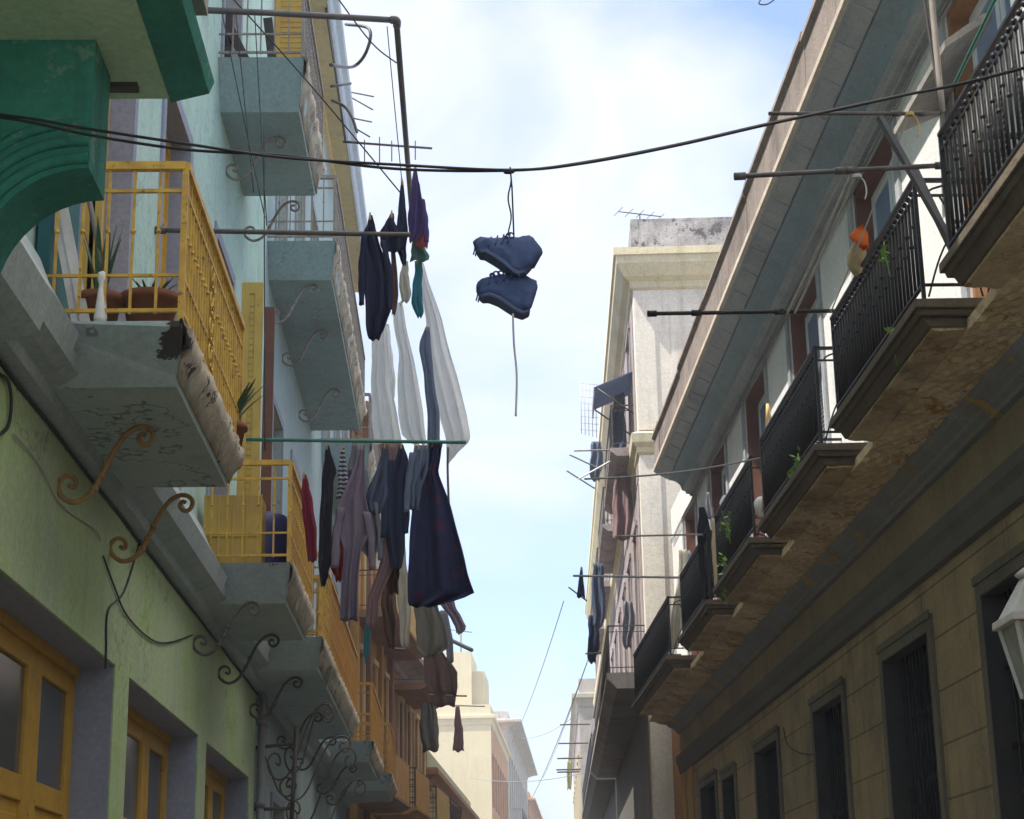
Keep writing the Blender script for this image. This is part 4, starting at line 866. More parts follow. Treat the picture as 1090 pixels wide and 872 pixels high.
garment('navy_dress', 'large navy dress with dark red flowers at the street end of the pole', Yr + .0, [(471, 455, 471), (490, 450, 469), (503, 446, 467), (540, 438, 479), (580, 435, 490), (610, 435, 498), (632, 435, 506), (640, 435, 484), (646, 436, 456)], 'c_dress', .08, 2.5, cat='dress')
garment('white_rag', 'crumpled white rag below the navy jacket', 19, [(545, 404, 412), (570, 405, 411), (590, 403, 411), (600, 400, 414), (618, 408, 413)], 'c_white', .03, cat='rag')
garment('teal_strip', 'narrow bright teal strip of cloth against the orange panels', 22, [(640, 391, 395), (660, 389, 395), (690, 387, 393), (706, 389, 391)], 'c_teal', .01, cat='cloth')
garment('brown_cloth', 'long brown cloth hanging in front of the orange panels', 24, [(600, 412, 420), (640, 406, 422), (670, 408, 424), (690, 414, 422)], 'c_brown', .05, cat='cloth')
garment('cream_cloth', 'torn cream cloth between the navy jacket and big dress', 23, [(580, 428, 431), (600, 422, 433), (620, 420, 436), (650, 424, 437), (690, 428, 436)], 'c_cream', .03, cat='cloth')
garment('mauve_trousers', 'mauve trouser leg poking out right below the big dress', 27, [(632, 462, 482), (648, 472, 486), (660, 480, 492), (669, 485, 497), (675, 486, 491)], 'c_mauve', .03, cat='trousers')
garment('grey_cloth', 'grey cloth hanging directly below the hem of the big dress', 28, [(640, 441, 465), (670, 442, 474), (690, 444, 478), (700, 452, 462)], 'c_olive', .04, cat='cloth')
garment('pale_towel', 'pale grey towel beside the slanting grey pole', 31, [(650, 468, 476), (680, 474, 482), (705, 476, 483)], 'c_grey', .02, cat='towel')
# far laundry on the left
garment('washing', 'brown and grey washing crowded on the upper railing of the lower brown house', 50.5, [(700, 458, 478), (715, 456, 486), (740, 458, 487), (752, 462, 484)], 'c_brown', .1, cat='washing')
garment('washing', 'dark green washing on the lower railing of the lower brown house', 50.6, [(748, 448, 462), (775, 447, 468), (800, 450, 466)], 'c_olive', .1, cat='washing')
garment('dark_bundle', 'dark bundle of clothes on the far left balcony under the slanting pole', 40, [(690, 452, 470), (705, 450, 478), (725, 452, 484), (740, 460, 486)], 'c_brown', .06, cat='clothes')
garment('red_towel', 'dull red towel hanging before the pale yellow block', 44, [(752, 485, 489), (775, 483, 492), (800, 482, 494)], 'c_pink', .03, cat='towel')

# ------------------------------------------------------------------ things on the left balconies
def pot(label, c, r, h, mat='terracotta'):
    return MB().lathe(c, [(r * .7, 0), (r * .95, h * .8), (r * 1.1, h * .8), (r * 1.1, h), (r * .9, h), (r * .85, h * .85)], 18)
def blades(mb, c, n, h, w, spread, rnd):
    for i in range(n):
        a = rnd.uniform(0, 6.28); le = rnd.uniform(.6, 1) * h; sp_ = rnd.uniform(.2, 1) * spread
        d = Vector((math.cos(a), math.sin(a), 0)); s = Vector((-d.y, d.x, 0)); vs = []
        for k in range(6):
            t = k / 5; p = Vector(c) + d * (sp_ * t ** 1.6 + .02) + Vector((0, 0, le * t)); ww = w * (1 - t ** 3) * .5 + .001
            vs += [p - s * ww, p + s * ww]
        mb.add(vs, [(2 * k, 2 * k + 1, 2 * k + 3, 2 * k + 2) for k in range(5)])
rnd = random.Random(3)
def potted(label, c, r, h, ph, n, w, spread, mat='leaf'):
    t = thing('potted_plant', label, 'plant', c, 0, 'potted plants on the balconies')
    pot('', c, r, h).build('pot', 'terracotta', t)
    f = MB(); blades(f, (c[0], c[1], c[2] + h * .8), n, ph, w, spread, rnd); f.build('foliage', mat, t, solid=.004)
    return t
potted('brown pot of upright snake plant in the corner of the yellow balcony', (-2.12, 10.35, 5.18), .13, .24, .55, 11, .05, .14)
potted('wide brown tub with thin sprouts on the near edge of the yellow balcony', (-1.83, 10.42, 5.18), .17, .26, .16, 18, .02, .14)
potted('leafy green plant at the far end of the yellow railing', (-1.66, 13.0, 5.18), .12, .2, .45, 22, .05, .3)
br_ = MB(); a = Vector((-2.30, 10.28, 6.45)); b = Vector((-2.02, 10.33, 5.2)); br_.tube([a, b], .016, 7)
br_ = br_.alone('broomstick', 'grey_wood', 'grey broomstick leaning in the wall corner of the yellow balcony', 'broom')
sh = MB(); sh.beam(onY(63, 200, 10.25), onY(92, 350, 10.25), .012, .06); sh.beam(onY(57, 214, 10.27), onY(82, 350, 10.27), .012, .05); sh.beam(onY(66, 218, 10.26), onY(60, 205, 10.26), .015, .06)
sh.alone('metal_strip', 'white_paint', 'bright bent metal strips leaning at the wall end of the yellow balcony', 'scrap metal')
tp = MB().box(-2.485, -2.40, 10.2, 10.95, 5.2, 6.55); tp.alone('leaning_sheet', 'teal_tarp', 'dark teal sheet leaning on the wall behind the metal strips', 'sheet', bevel=.01)
bt = MB().lathe((-2.07, 10.14, 5.18), [(.035, 0), (.04, .03), (.022, .2), (.018, .24), (.03, .27), (.028, .31), (.01, .32)], 12); bt.alone('white_bottle', 'white_paint', 'tall white bottle standing against the near bars of the yellow balcony', 'bottle')
# second balcony
cr = MB(); p = onY(218, 586, 17.35); q = onY(279, 528, 17.35)
cr.box(p[0], q[0], 17.3, 17.75, 5.24, q[2]); cr.box(p[0] + .02, q[0] - .02, 17.29, 17.301, 5.5, 5.53)
for k in range(5): cr.box(p[0] + (q[0] - p[0]) * k / 4 - .012, p[0] + (q[0] - p[0]) * k / 4 + .012, 17.285, 17.3, 5.24, q[2])
cr.alone('yellow_cabinet', 'yellow_panel', 'yellow wooden box stored behind the bars of the second yellow balcony', 'box', bevel=.006)
MB().lathe((-1.92, 18.0, 5.24), [(.2, 0), (.23, .1), (.24, .5), (.22, .62), (.1, .66)], 16).alone('blue_barrel', 'blue_plastic', 'dark blue plastic barrel beside the yellow box', 'barrel')
potted('young green plant rising behind the second yellow railing', (-2.1, 18.5, 5.24), .12, .4, .75, 16, .06, .3)
bd = MB(); 
for a, b in ((onY(237, 15, 18.2), onY(262, 66, 18.2)), (onY(246, 14, 18.25), onY(240, 66, 18.25)), (onY(285, 20, 18.3), onY(290, 64, 18.3))): bd.beam(a, b, .05, .10)
bd.alone('scrap_boards', 'dark_wood', 'dark boards stacked on end on the upper teal balcony', 'boards')

# decorative iron lantern bracket (cluster of scrolls) low on the left
ib = thing('iron_scroll_stand', 'green black iron stand of clustered scrolls fixed low on the left wall', 'iron bracket', (XL, 24.2, 3.2))
st = MB()
st.tube([(XL + .45, 23.0, 3.0), (XL + .5, 23.0, 4.35)], .03, 8); st.tube([(XL, 23.0, 3.35), (XL + .45, 23.0, 3.35)], .022, 7); st.tube([(XL, 23.0, 4.1), (XL + .5, 23.0, 4.15)], .022, 7)
st.build('post', 'scroll_iron', ib)
for k, (x0, x1, z0, z1, ty) in enumerate(((XL + .15, XL + .95, 3.7, 4.62, 0), (XL + .3, XL + 1.15, 3.45, 4.25, .2), (XL + .4, XL + 1.25, 3.1, 4.05, -.15), (XL + .5, XL - .1, 3.5, 4.1, .1), (XL + .35, XL + .9, 3.8, 4.7, .3), (XL + .55, XL + 1.35, 2.9, 3.7, .1))):
    MB().tube(scroll_pts(23.0 + ty * .4, x0, x1, z0, z1, ty), .013, 6).build('scroll', 'scroll_iron', ib)
# drain pipes on the left wall
for k, (x, y, r_) in enumerate(((XL + .07, 22.95, .05), (XL + .06, 23.35, .035))):
    m = MB(); m.tube([(x, y, .1), (x, y, 4.75)], r_, 9)
    for z in (1.2, 2.4, 3.4, 4.4): m.tube([(x, y, z - .03), (x, y, z + .03)], r_ * 1.35, 9)
    m.alone('drain_pipe', 'lead_grey', ('thick grey drain pipe at the far end of the lime band', 'thinner grey drain pipe right of the thick one')[k], 'pipe', 'drain pipes on the left wall')
# wall cables on the left
GW = 'cables on the left facade'
wire('wall_cable', [(XL + .012, y, 4.757 + .006 * math.sin(y * 3)) for y in np.linspace(4, 23.5, 24)], .011, 'cable', 'black cable following the top of the lime green band', 'cable', GW)
wire('wall_cable', [onX(x, y, XL + .01) for x, y in ((160, 545), (148, 580), (132, 630), (115, 650), (113, 692), (112, 712))], .008, 'cable', 'loose cable dropping from the second scroll to the first pilaster', 'cable', GW)
wire('wall_cable', [onX(x, y, XL + .012) for x, y in ((110, 592), (122, 625), (135, 655), (160, 680), (180, 684), (205, 676))], .007, 'cable', 'thin cable looping between the second and third scrolls', 'cable', GW)
wire('wall_cable', [onX(x, y, XL + .015) for x, y in ((15, 462), (40, 490), (60, 528), (75, 545), (100, 562), (108, 575))], .006, 'pale_line', 'pale wire linking the first two scrolls on the lime wall', 'cable', GW)
wire('wall_cable', [onX(x, y, XL + .02) for x, y in ((-8, 395), (8, 405), (12, 430), (8, 455), (-6, 465))], .011, 'cable', 'black cable loop hanging at the very left of the lime wall', 'cable', GW)
GD = 'drop wires from the pipe rack'
for k, (a, b, lb) in enumerate(((onY(236, 12, 17.3), onY(282, 232, 17.1), 'left thin drop wire crossing the upper teal balcony'), (onY(251, 12, 17.3), onY(270, 205, 17.05), 'second drop wire crossing the upper teal balcony'), (onY(271, 12, 17.3), onY(284, 240, 17.0), 'third drop wire crossing the upper teal balcony'), (onY(412, 28, 17.6), onY(428, 195, 18.5), 'thin line dropping from the rack corner to the navy clothes'))):
    wire('drop_wire', [a, b], .006, 'cable', lb, 'wire', GD, sag=.02)
wire('guy_wire', [onY(240, -10, 17.0), onY(330, 90, 17.6), onY(426, 205, 18.5)], .008, 'cable', 'diagonal wire from top left down to the clothes on the pipe rack', 'wire')
wire('guy_wire', [onY(355, -8, 17.5), onY(395, 45, 17.8), onY(422, 67, 18.4)], .008, 'cable', 'short diagonal wire meeting the rail of the pipe rack', 'wire')
wire('clothesline', [onY(281, 130, 16.9), onY(282, 480, 16.9)], .006, 'cable', 'straight vertical line in front of the teal wall', 'wire')

# ------------------------------------------------------------------ things on the right
pl = MB(); pl.beam(onY(936, 124, 11.9), onY(1022, 275, 11.9), .07, .035); pl.alone('leaning_plank', 'plank', 'dark plank leaning diagonally between the two nearest black balconies', 'plank', 'props between the balconies')
pl = MB(); pl.beam(onY(972, 178, 12.05), onY(1016, 270, 12.05), .09, .03); pl.alone('leaning_plank', 'plank', 'second shorter dark plank behind the diagonal one', 'plank', 'props between the balconies')
pole('wooden_pole', onY(1003, 118, 11.7), onY(988, -40, 11.7), .022, 'grey_wood', 'grey wooden pole standing behind the nearest railing at the frame top', 'pole')
pole('wooden_pole', onY(1000, 110, 11.75), onY(978, -40, 11.75), .010, 'dark_wood', 'thin dark stick beside the grey wooden pole', 'pole')
pole('green_pole', onX(1016, 90, 3.36), onX(1062, -6, 3.36), .012, 'green_pole', 'green rod lying along the top of the nearest black railing', 'pole')
for k, (a, b, lb) in enumerate((((817, 430), (812, 545), 'left yellow stick tied between the third and fourth black railings'), ((817, 430), (829, 492), 'right yellow stick crossing the left one at the top'))):
    pole('yellow_stick', onY(a[0], a[1], 19.62), onY(b[0], b[1], 19.62 + .02 * k), .016, 'straw_wood', lb, 'stick')
# cloths on railing
ob = thing('orange_bag', 'orange hooded bag over a beige cloth on the second black railing', 'bag', onX(916, 290, 3.36))
def lump(pts, Xp, w, n=10):
    m = MB(); R = []
    for (x, y, hw) in pts:
        c = Vector(onX(x, y, Xp)); R.append([c + Vector((w * hw * .5 * math.cos(t), hw * math.sin(t) * 1.0, hw * .15 * math.sin(3 * t))) for t in np.linspace(0, 2 * math.pi, n, endpoint=False)])
    v = [p for r_ in R for p in r_]; f = [(i * n + k, i * n + (k + 1) % n, (i + 1) * n + (k + 1) % n, (i + 1) * n + k) for i in range(len(R) - 1) for k in range(n)] + [tuple(range(n - 1, -1, -1)), tuple(range((len(R) - 1) * n, len(R) * n))]
    m.add(v, f, True); return m
lump([(918, 240, .02), (915, 246, .09), (914, 251, .13), (917, 256, .09), (921, 264, .05)], 3.36, 1.2).build('hood', 'c_orange', ob)
lump([(916, 254, .06), (914, 262, .10), (912, 272, .13), (911, 282, .12), (912, 291, .06)], 3.355, 1.2).build('cloth', 'c_beige', ob)
garment('white_cloth', 'pale twisted cloth over the end of the fourth black railing', 22.6, [(527, 770, 776), (536, 766, 781), (548, 772, 783), (556, 776, 781)], 'c_white', .04, group='cloths on the right balconies', cat='cloth')
garment('grey_cloth', 'grey rag hung higher beside the pale twisted cloth', 24.5, [(524, 752, 755), (538, 750, 758), (552, 751, 760)], 'c_grey', .03, group='cloths on the right balconies', cat='cloth')
garment('black_cloth', 'black cloth hanging at the near end of the fifth balcony', 24.2, [(540, 744, 750), (570, 743, 759), (620, 746, 760), (655, 751, 757)], 'c_black', .04, group='cloths on the right balconies', cat='cloth')
garment('cream_board', 'cream cloth strip below the pale twisted cloth', 23.3, [(552, 757, 766), (600, 759, 767), (634, 761, 768)], 'c_beige', .02, group='cloths on the right balconies', cat='cloth')
garment('grey_sheet', 'wide grey sheet with a bright left hem hung over the fifth balcony', 27.6, [(586, 732, 734), (605, 730, 742), (640, 732, 749), (662, 734, 744), (668, 737, 740)], 'c_grey', .05, group='cloths on the right balconies', cat='sheet')
garment('cream_curtain', 'long cream curtain bundled on the near end of the sixth balcony', 29.2, [(585, 722, 731), (620, 722, 731), (650, 716, 728), (675, 712, 724), (690, 713, 722)], 'c_cream', .05, group='cloths on the right balconies', cat='curtain')
garment('white_towel', 'white towel edge beside the cream curtain', 28.2, [(600, 729, 732), (650, 728, 733), (690, 726, 730)], 'c_white', .03, group='cloths on the right balconies', cat='towel')
garment('dark_rag', 'small dark rag on the street end of the long grey rod', 28.6, [(604, 618, 620), (618, 616, 621), (636, 614, 623)], 'c_navy2', .03, group='laundry hung out to dry', cat='rag')
garment('white_bag', 'white plastic bag hung on the far dark balcony', 47, [(765, 630, 633), (775, 627, 633), (781, 628, 631)], 'c_white', .03, group='cloths on the right balconies', cat='bag')
garment('olive_towel', 'yellow green towel on the far weathered house', 77.8, [(810, 604, 608), (825, 603, 609), (840, 604, 608)], 'c_lemon', .08, group='cloths on the right balconies', cat='towel')
garment('blue_towel', 'dark slate towel on the upper cream house balcony', 39.5, [(600, 631, 642), (640, 630, 645), (668, 631, 641)], 'c_slate', .08, group='cloths on the right balconies', cat='towel')
garment('blue_towel', 'dark blue towel lower on the cream house front', 40.5, [(655, 627, 636), (690, 625, 638), (706, 627, 634)], 'c_navy2', .08, group='cloths on the right balconies', cat='towel')
garment('grey_laundry', 'bundle of grey laundry on the upper street balcony of the cream house', 40, [(440, 652, 664), (470, 650, 668), (500, 646, 660)], 'c_slate', .1, group='cloths on the right balconies', cat='laundry')
garment('rusty_blanket', 'faded red blanket draped on the upper street balcony of the cream house', 38.5, [(505, 655, 672), (540, 652, 674), (575, 652, 670)], 'c_pink', .1, group='cloths on the right balconies', cat='blanket')
GC = 'washing on the cream house street balconies'
for nm_, lb, Yd, rw, mt in (('dark_washing', 'slate washing just under the blue awning on the cream house', 38.5, [(418, 655, 664), (445, 650, 665), (470, 652, 662)], 'c_slate'),
        ('pale_washing', 'pale shirt low on the cream house street railing', 39, [(640, 664, 674), (665, 662, 676), (690, 664, 672)], 'c_grey'),
        ('blue_rag', 'small grey blue rag at the outermost edge of the cream house under the cage', 41.5, [(470, 630, 640), (495, 627, 642), (512, 630, 638)], 'c_greyblue')):
    garment(nm_, lb, Yd, rw, mt, .09, cat='washing', group=GC)
wire('wall_cable', [onX(x, y, XR - .02) for x, y in ((834, 775), (838, 792), (848, 800), (862, 803), (872, 800))], .008, 'cable', 'thin cable drooping between two barred doors on the right wall', 'cable')
# plants on the right
def leaf_clump(mb, c, n, sp_, size, rnd):
    for i in range(n):
        p = Vector(c) + Vector((rnd.gauss(0, sp_[0]), rnd.gauss(0, sp_[1]), rnd.gauss(0, sp_[2])))
        a = rnd.uniform(0, 6.28); e = rnd.uniform(-.9, .9); d = Vector((math.cos(a) * math.cos(e), math.sin(a) * math.cos(e), math.sin(e))); s = d.cross(Vector((rnd.uniform(-1, 1), rnd.uniform(-1, 1), 1))).normalized()
        z = size * rnd.uniform(.6, 1.2)
        mb.add([p, p + d * z * .5 + s * z * .3, p + d * z, p + d * z * .5 - s * z * .3], [(0, 1, 2, 3)])
        mb.tube([Vector(c), (Vector(c) + p) / 2 + Vector((0, 0, .01)), p], .002, 3)
for (x, y, n, sp_, lb) in ((775, 562, 26, (.05, .12, .10), 'bright sunlit vine leaves climbing the fourth black railing'), (772, 600, 16, (.04, .1, .06), 'smaller sunlit vine leaves below the bright ones'), (942, 268, 8, (.03, .05, .05), 'yellow green sprout behind the nearest balcony kerb'), (950, 362, 8, (.03, .06, .05), 'green sprout at the foot of the second black railing'), (850, 492, 14, (.03, .12, .05), 'small weeds along the foot of the third black railing'), (771, 628, 10, (.03, .1, .06), 'pale weeds at the floor of the fourth black railing')):
    m = MB(); c = onX(x, y, 3.37); leaf_clump(m, c, n, sp_, .085, rnd); m.tube([(c[0] + .02, c[1], c[2] - .2), (c[0], c[1], c[2]), (c[0] + .01, c[1] + .05, c[2] + .1)], .005, 5)
    m.alone('balcony_plant', 'leaf_bright', lb, 'plant', 'plants on the black iron balconies', solid=.002)
MB().lathe(tuple(np.array(onY(812, 548, 19.75)) + [0, 0, -.02]), [(.06, 0), (.09, .1), (.095, .16), (.07, .2), (.05, .22)], 14).alone('white_pot', 'white_paint', 'white pot on the floor between the third and fourth balconies', 'pot')
# clotheslines between the right poles
GL = 'clotheslines between the right hand poles'
for k, (a, b, lb) in enumerate(((onY(907, 184, 11.62), onY(838, 333, 15.3), 'left pale clothesline knotted to the long iron pole'), (onY(912, 184, 11.62), onY(846, 333, 15.3), 'right pale clothesline knotted to the long iron pole'), (onY(968, 121, 11.5), onY(884, 333, 15.28), 'thin clothesline from the yellow cord pole past the windows'))):
    wire('clothesline', [a, b], (.011, .010, .006)[k], 'pale_line', lb, 'clothesline', GL, sag=.02)
for k, (x, y, s) in enumerate(((968, 122, 0), (912, 188, 1))):
    m = MB(); c = Vector(onY(x, y, 11.5 + .12 * s)); m.tube([c + Vector((.03 * math.sin(t * 5), .02 * math.cos(t * 5), .012 - .006 * t)) for t in np.linspace(0, 3.5, 40)], .007, 5).tube(catm([c + Vector((.02, 0, 0)), c + Vector((.05, 0, -.04)), c + Vector((.06, 0, -.11)), c + Vector((.045, 0, -.17))], 5), .006, 5)
    m.alone('knotted_cord', ('straw_wood', 'pale_line')[s], ('yellow cord knotted on the highest right pole', 'pale cord knotted on the long iron pole')[s], 'cord')

# street lantern on the right wall
ln = thing('street_lantern', 'white edged hanging lantern on the right wall, cut by the frame', 'street lamp', (3.83, 12.0, 3.0))
c = (3.90, 12.0)
def frustum(mb, z0, z1, r0, r1, n=4, rot=math.pi / 4 * 0 + .785):
    v = [(c[0] + r_ * math.cos(rot + 2 * math.pi * k / n), c[1] + r_ * math.sin(rot + 2 * math.pi * k / n), z) for r_, z in ((r0, z0), (r1, z1)) for k in range(n)]
    mb.add(v, [tuple(range(n - 1, -1, -1)), tuple(range(n, 2 * n))] + [(k, (k + 1) % n, (k + 1) % n + n, k + n) for k in range(n)])
m = MB(); frustum(m, 3.70, 3.97, .30, .10); frustum(m, 3.645, 3.70, .34, .335); m.build('hood', 'lamp_white', ln, bevel=.006)
MB().lathe((c[0], c[1], 3.97), [(.10, 0), (.12, .02), (.07, .06), (.03, .085), (.02, .11), (.006, .13)], 14).build('finial', 'lamp_white', ln)
m = MB(); frustum(m, 3.18, 3.64, .15, .27); m.build('glass', 'lamp_glass', ln)
m = MB()
for k in range(4):
    w = .785 + math.pi / 2 * k; m.beam((c[0] + .155 * math.cos(w), c[1] + .155 * math.sin(w), 3.17), (c[0] + .278 * math.cos(w), c[1] + .278 * math.sin(w), 3.645), .028, .028)
m.build('frame', 'lamp_white', ln); 
m = MB(); frustum(m, 3.13, 3.18, .12, .17); m.lathe((c[0], c[1], 3.03), [(.015, 0), (.04, .03), (.06, .08), (.1, .1)], 12); m.build('base', 'lamp_white', ln)
m = MB(); m.tube(catm([(XR, 12.0, 3.1), (4.18, 12.0, 3.0), (4.0, 12.0, 2.98), (c[0], 12.0, 3.05)], 6), .02, 7).tube(catm([(XR, 12.0, 3.35), (4.2, 12.0, 3.3), (4.12, 12.0, 3.15), (4.05, 12.0, 2.99)], 6), .015, 7); m.build('wall_arm', 'dark_iron', ln)

# rooftop and far antennas / poles
def antenna(label, c, ln_, n, el_, mat='pipe', mast=1.4, rot=0, r_=.02):
    t = MB(); c = Vector(c); d = Vector((math.cos(rot), math.sin(rot), 0)); s = Vector((-d.y, d.x, 0))
    t.tube([c - Vector((0, 0, mast)), c], r_ * 1.2, 6); t.tube([c - d * ln_ / 2, c + d * ln_ / 2], r_, 6)
    for k in range(n):
        p = c + d * (ln_ * (k / (n - 1) - .5)); e = el_ * (1 - .35 * k / n); t.tube([p - s * e / 2, p + s * e / 2], r_ * .6, 5)
    return t.alone('tv_antenna', mat, label, 'antenna', 'television antennas')
an = MB(); a, b = onY(365, 151, 28), onY(460, 158, 28); an.tube([a, b], .02, 6)
for x, y0_, y1_ in ((388, 153, 172), (404, 150, 176), (417, 154, 172), (442, 154, 170)): an.tube([onY(x, y0_ - 4, 28), onY(x, y1_, 28)], .010, 5)
an.tube([onY(368, 151, 28), (XL + .3, 28, 17.6)], .02, 5)
an.alone('tv_antenna', 'pipe', 'long antenna boom poking out from the left roof edge behind the cable', 'antenna', 'television antennas')
for k, (x0_, y0_, x1_, y1_, lb) in enumerate(((381, 100, 398, 103, 'upper thin rod sticking out of the left roof edge'), (383, 106, 397, 117, 'drooping thin rod below the upper one on the left roof edge'), (385, 128, 396, 130, 'third thin rod on the left roof edge'), (386, 138, 394, 146, 'lowest thin rod on the left roof edge'))):
    wire('thin_rod', [onY(x0_ - 9, y0_ - 2, 33), onY(x1_, y1_, 33)], .015, 'pipe', lb, 'rod', 'thin rods on the left roof edge')
antenna('small antenna on the stained parapet of the cream house', onY(681, 228, 36.3), 1.0, 5, .5, mast=.75, rot=.3, r_=.012)
for k, (a, b, lb) in enumerate((((655, 488, 616, 510), 38, 'pale slanting rod on the upper street balcony of the cream house'), ((657, 479, 611, 480), 38.4, 'level rod at the foot of the upper street balcony'), ((640, 500, 606, 484), 39, 'upper rod of two drooping ones on the cream house front'), ((633, 520, 603, 501), 39, 'lower rod of two drooping ones on the cream house front'), ((640, 695, 623, 696), 38, 'short rod beside the lower street balcony of the cream house'), ((625, 640, 605, 625), 41, 'thin crooked stick on the cream house front'))):
    wire('balcony_rod', [onY(a[0], a[1], b), onY(a[2], a[3], b)], .018, ('white_paint', 'lead_grey', 'lead_grey', 'lead_grey', 'pipe', 'pipe')[k], lb, 'rod', 'rods on the cream house front')
for k, (y_, x0_, x1_) in enumerate(((771, 628, 596), (791, 626, 594), (807, 620, 593), (819, 618, 592), (821.5, 617, 593))):
    wire('balcony_rod', [onY(x0_, y_, 70 - k), onY(x1_, y_ + .5, 70 - k)], .03, 'pipe', ('first rod from the top at the far right corner', 'second rod from the top at the far right corner', 'third rod from the top at the far right corner', 'fourth rod from the top at the far right corner', 'lowest rod at the far right corner')[k], 'rod', 'far rods over the street end')
# wire mesh cage on the cream house
cg = MB()
for k in range(5): cg.tube([onY(618 + k * 4, 406 + k, 38.5), onY(619 + k * 4, 462 + k, 38.5)], .008, 4)
for k in range(8): cg.tube([onY(617, 408 + 7 * k, 38.5), onY(637, 410 + 7 * k, 38.5)], .006, 4)
cg.alone('wire_cage', 'pale_line', 'faint wire mesh hanging below the blue awning on the cream house', 'wire mesh')
# far street wires
GF = 'thin wires high over the far street'
for k, (a, ya, b, yb, lb) in enumerate((((560, 860), 95, (625, 705), 44, 'thin far wire slanting up to the right row'), ((578, 828), 130, (640, 660), 45, 'second thin far wire slanting up to the right row'), ((545, 790), 90, (600, 640), 48, 'steep thin far wire in the middle of the gap'), ((500, 828), 80, (640, 818), 66, 'level thin wire low across the street end'), ((555, 786), 100, (618, 757), 70, 'faint sagging wire across the far gap'))):
    wire('street_wire', [onY(a[0], a[1], ya), onY(b[0], b[1], yb)], .012, 'lead_grey', lb, 'wire', GF, sag=.3)
for k, (x0_, y_, x1_, Yd) in enumerate(((455, 740, 497, 44), (480, 751, 516, 60), (420, 691, 432, 25))):
    wire('balcony_rod', [onY(x0_, y_, Yd), onY(x1_, y_ + 1, Yd)], .02, 'pipe', ('thin rod in front of the pale yellow block', 'lower longer rod in front of the pale yellow block', 'small dark rod over the orange balcony panels')[k], 'rod', 'rods on the far left balconies')
wire('wire_loop', [onY(830, -6, 14), onY(818, 4, 14), onY(808, 4, 14), onY(812, -4, 14)], .006, 'cable', 'thin wire loop at the top edge of the sky', 'wire')

# ================================================================== haze
hz = MB().box(-70, 90, -25, 260, -1.6, 26).build('haze', 'asphalt')
hm = bpy.data.materials.new('haze_air'); hm.use_nodes = True; hm.node_tree.nodes.clear()
ho = hm.node_tree.nodes.new('ShaderNodeOutputMaterial'); hv = hm.node_tree.nodes.new('ShaderNodeVolumePrincipled')
hv.inputs['Color'].default_value = (.86, .92, 1, 1); hv.inputs['Density'].default_value = HAZE; hv.inputs['Anisotropy'].default_value = .2
hm.node_tree.links.new(hv.outputs[0], ho.inputs['Volume']); hz.data.materials.clear(); hz.data.materials.append(hm); hz['kind'] = 'stuff'
hz['label'] = 'thin pale haze filling the street'; hz['category'] = 'haze'
# ================================================================== light
SUN = Vector((-1, -.3, 1.88)).normalized()
sd = bpy.data.lights.new('sun', 'SUN'); sd.energy = 4.0; sd.angle = R_(.53); sd.color = (1, .95, .86)
so_ = bpy.data.objects.new('sun', sd); C.objects.link(so_); so_.rotation_euler = SUN.to_track_quat('Z', 'Y').to_euler()
W = bpy.data.worlds.new('World'); S.world = W; W.use_nodes = True
t = W.node_tree; bg = t.nodes['Background']; N = t.nodes.new; Lk = t.links.new
sky = N('ShaderNodeTexSky'); sky.sky_type = 'NISHITA'; sky.sun_disc = False; sky.sun_elevation = math.asin(SUN.z); sky.sun_rotation = math.atan2(SUN.x, SUN.y); sky.air_density = 1.2; sky.dust_density = 1.5
sm = N('ShaderNodeMix'); sm.data_type = 'RGBA'; sm.blend_type = 'MULTIPLY'; sm.inputs[0].default_value = 1; sm.inputs[7].default_value = (1.1, 1.16, 1.42, 1)
Lk(sky.outputs[0], sm.inputs[6])
tc = N('ShaderNodeTexCoord'); mp_ = N('ShaderNodeMapping'); mp_.inputs['Scale'].default_value = (1, 1, 1.6); mp_.inputs['Location'].default_value = (.35, .1, .62); Lk(tc.outputs['Generated'], mp_.inputs[0])
n1 = N('ShaderNodeTexNoise'); n1.inputs['Scale'].default_value = 3.2; n1.inputs['Detail'].default_value = 9; n1.inputs['Roughness'].default_value = .52; n1.inputs['Distortion'].default_value = .4; Lk(mp_.outputs[0], n1.inputs[0])
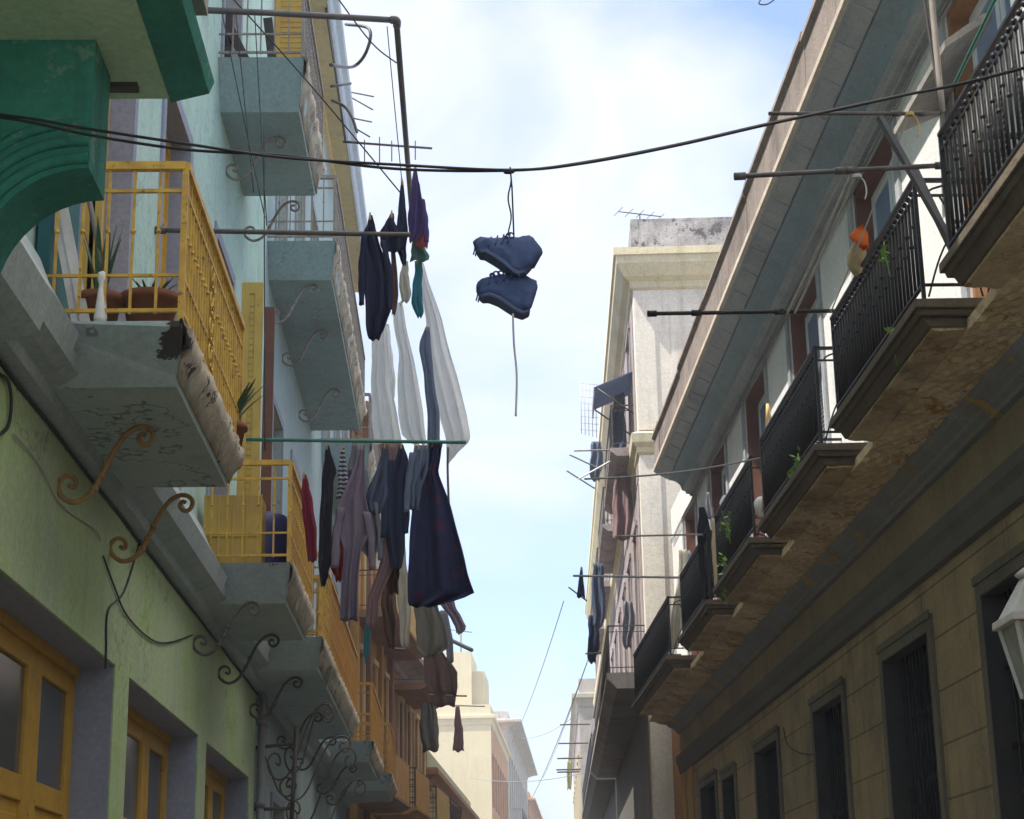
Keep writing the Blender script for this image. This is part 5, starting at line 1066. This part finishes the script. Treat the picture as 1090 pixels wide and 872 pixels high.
# a bank of brighter cloud stands ahead over the street
vd = N('ShaderNodeVectorMath'); vd.operation = 'DOT_PRODUCT'; Lk(tc.outputs['Generated'], vd.inputs[0])
bd_ = _ray(545, 350); bd_ = bd_ / np.linalg.norm(bd_); vd.inputs[1].default_value = tuple(bd_)
mr0 = N('ShaderNodeMapRange'); mr0.inputs['From Min'].default_value = .965; mr0.inputs['From Max'].default_value = 1.; mr0.inputs['To Min'].default_value = 0; mr0.inputs['To Max'].default_value = .16; Lk(vd.outputs['Value'], mr0.inputs['Value'])
ad_ = N('ShaderNodeMath'); ad_.operation = 'ADD'; Lk(n1.outputs['Fac'], ad_.inputs[0]); Lk(mr0.outputs[0], ad_.inputs[1])
mr = N('ShaderNodeMapRange'); mr.inputs['From Min'].default_value = .46; mr.inputs['From Max'].default_value = .74; mr.inputs['To Min'].default_value = .05; Lk(ad_.outputs[0], mr.inputs['Value'])
mx = N('ShaderNodeMix'); mx.data_type = 'RGBA'; Lk(mr.outputs[0], mx.inputs[0]); Lk(sm.outputs[2], mx.inputs[6]); mx.inputs[7].default_value = (5.3, 5.35, 5.55, 1)
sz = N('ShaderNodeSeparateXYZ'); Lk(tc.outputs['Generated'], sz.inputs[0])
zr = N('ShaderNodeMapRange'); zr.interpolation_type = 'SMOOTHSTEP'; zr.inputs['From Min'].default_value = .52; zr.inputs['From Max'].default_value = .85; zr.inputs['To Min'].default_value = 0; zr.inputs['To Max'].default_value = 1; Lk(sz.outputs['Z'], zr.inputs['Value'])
zx = N('ShaderNodeMix'); zx.data_type = 'RGBA'; Lk(zr.outputs[0], zx.inputs[0]); Lk(mx.outputs[2], zx.inputs[6]); zx.inputs[7].default_value = (12.5, 12.0, 11.2, 1)  # extra bright overhead sky, out of view, added to lift the shaded street
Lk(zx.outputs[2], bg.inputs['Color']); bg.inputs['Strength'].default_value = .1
S.view_settings.view_transform = 'Standard'; S.view_settings.look = 'None'; S.view_settings.exposure = 1.15; S.view_settings.gamma = 1
S.cycles.max_bounces = 6; S.cycles.diffuse_bounces = 4
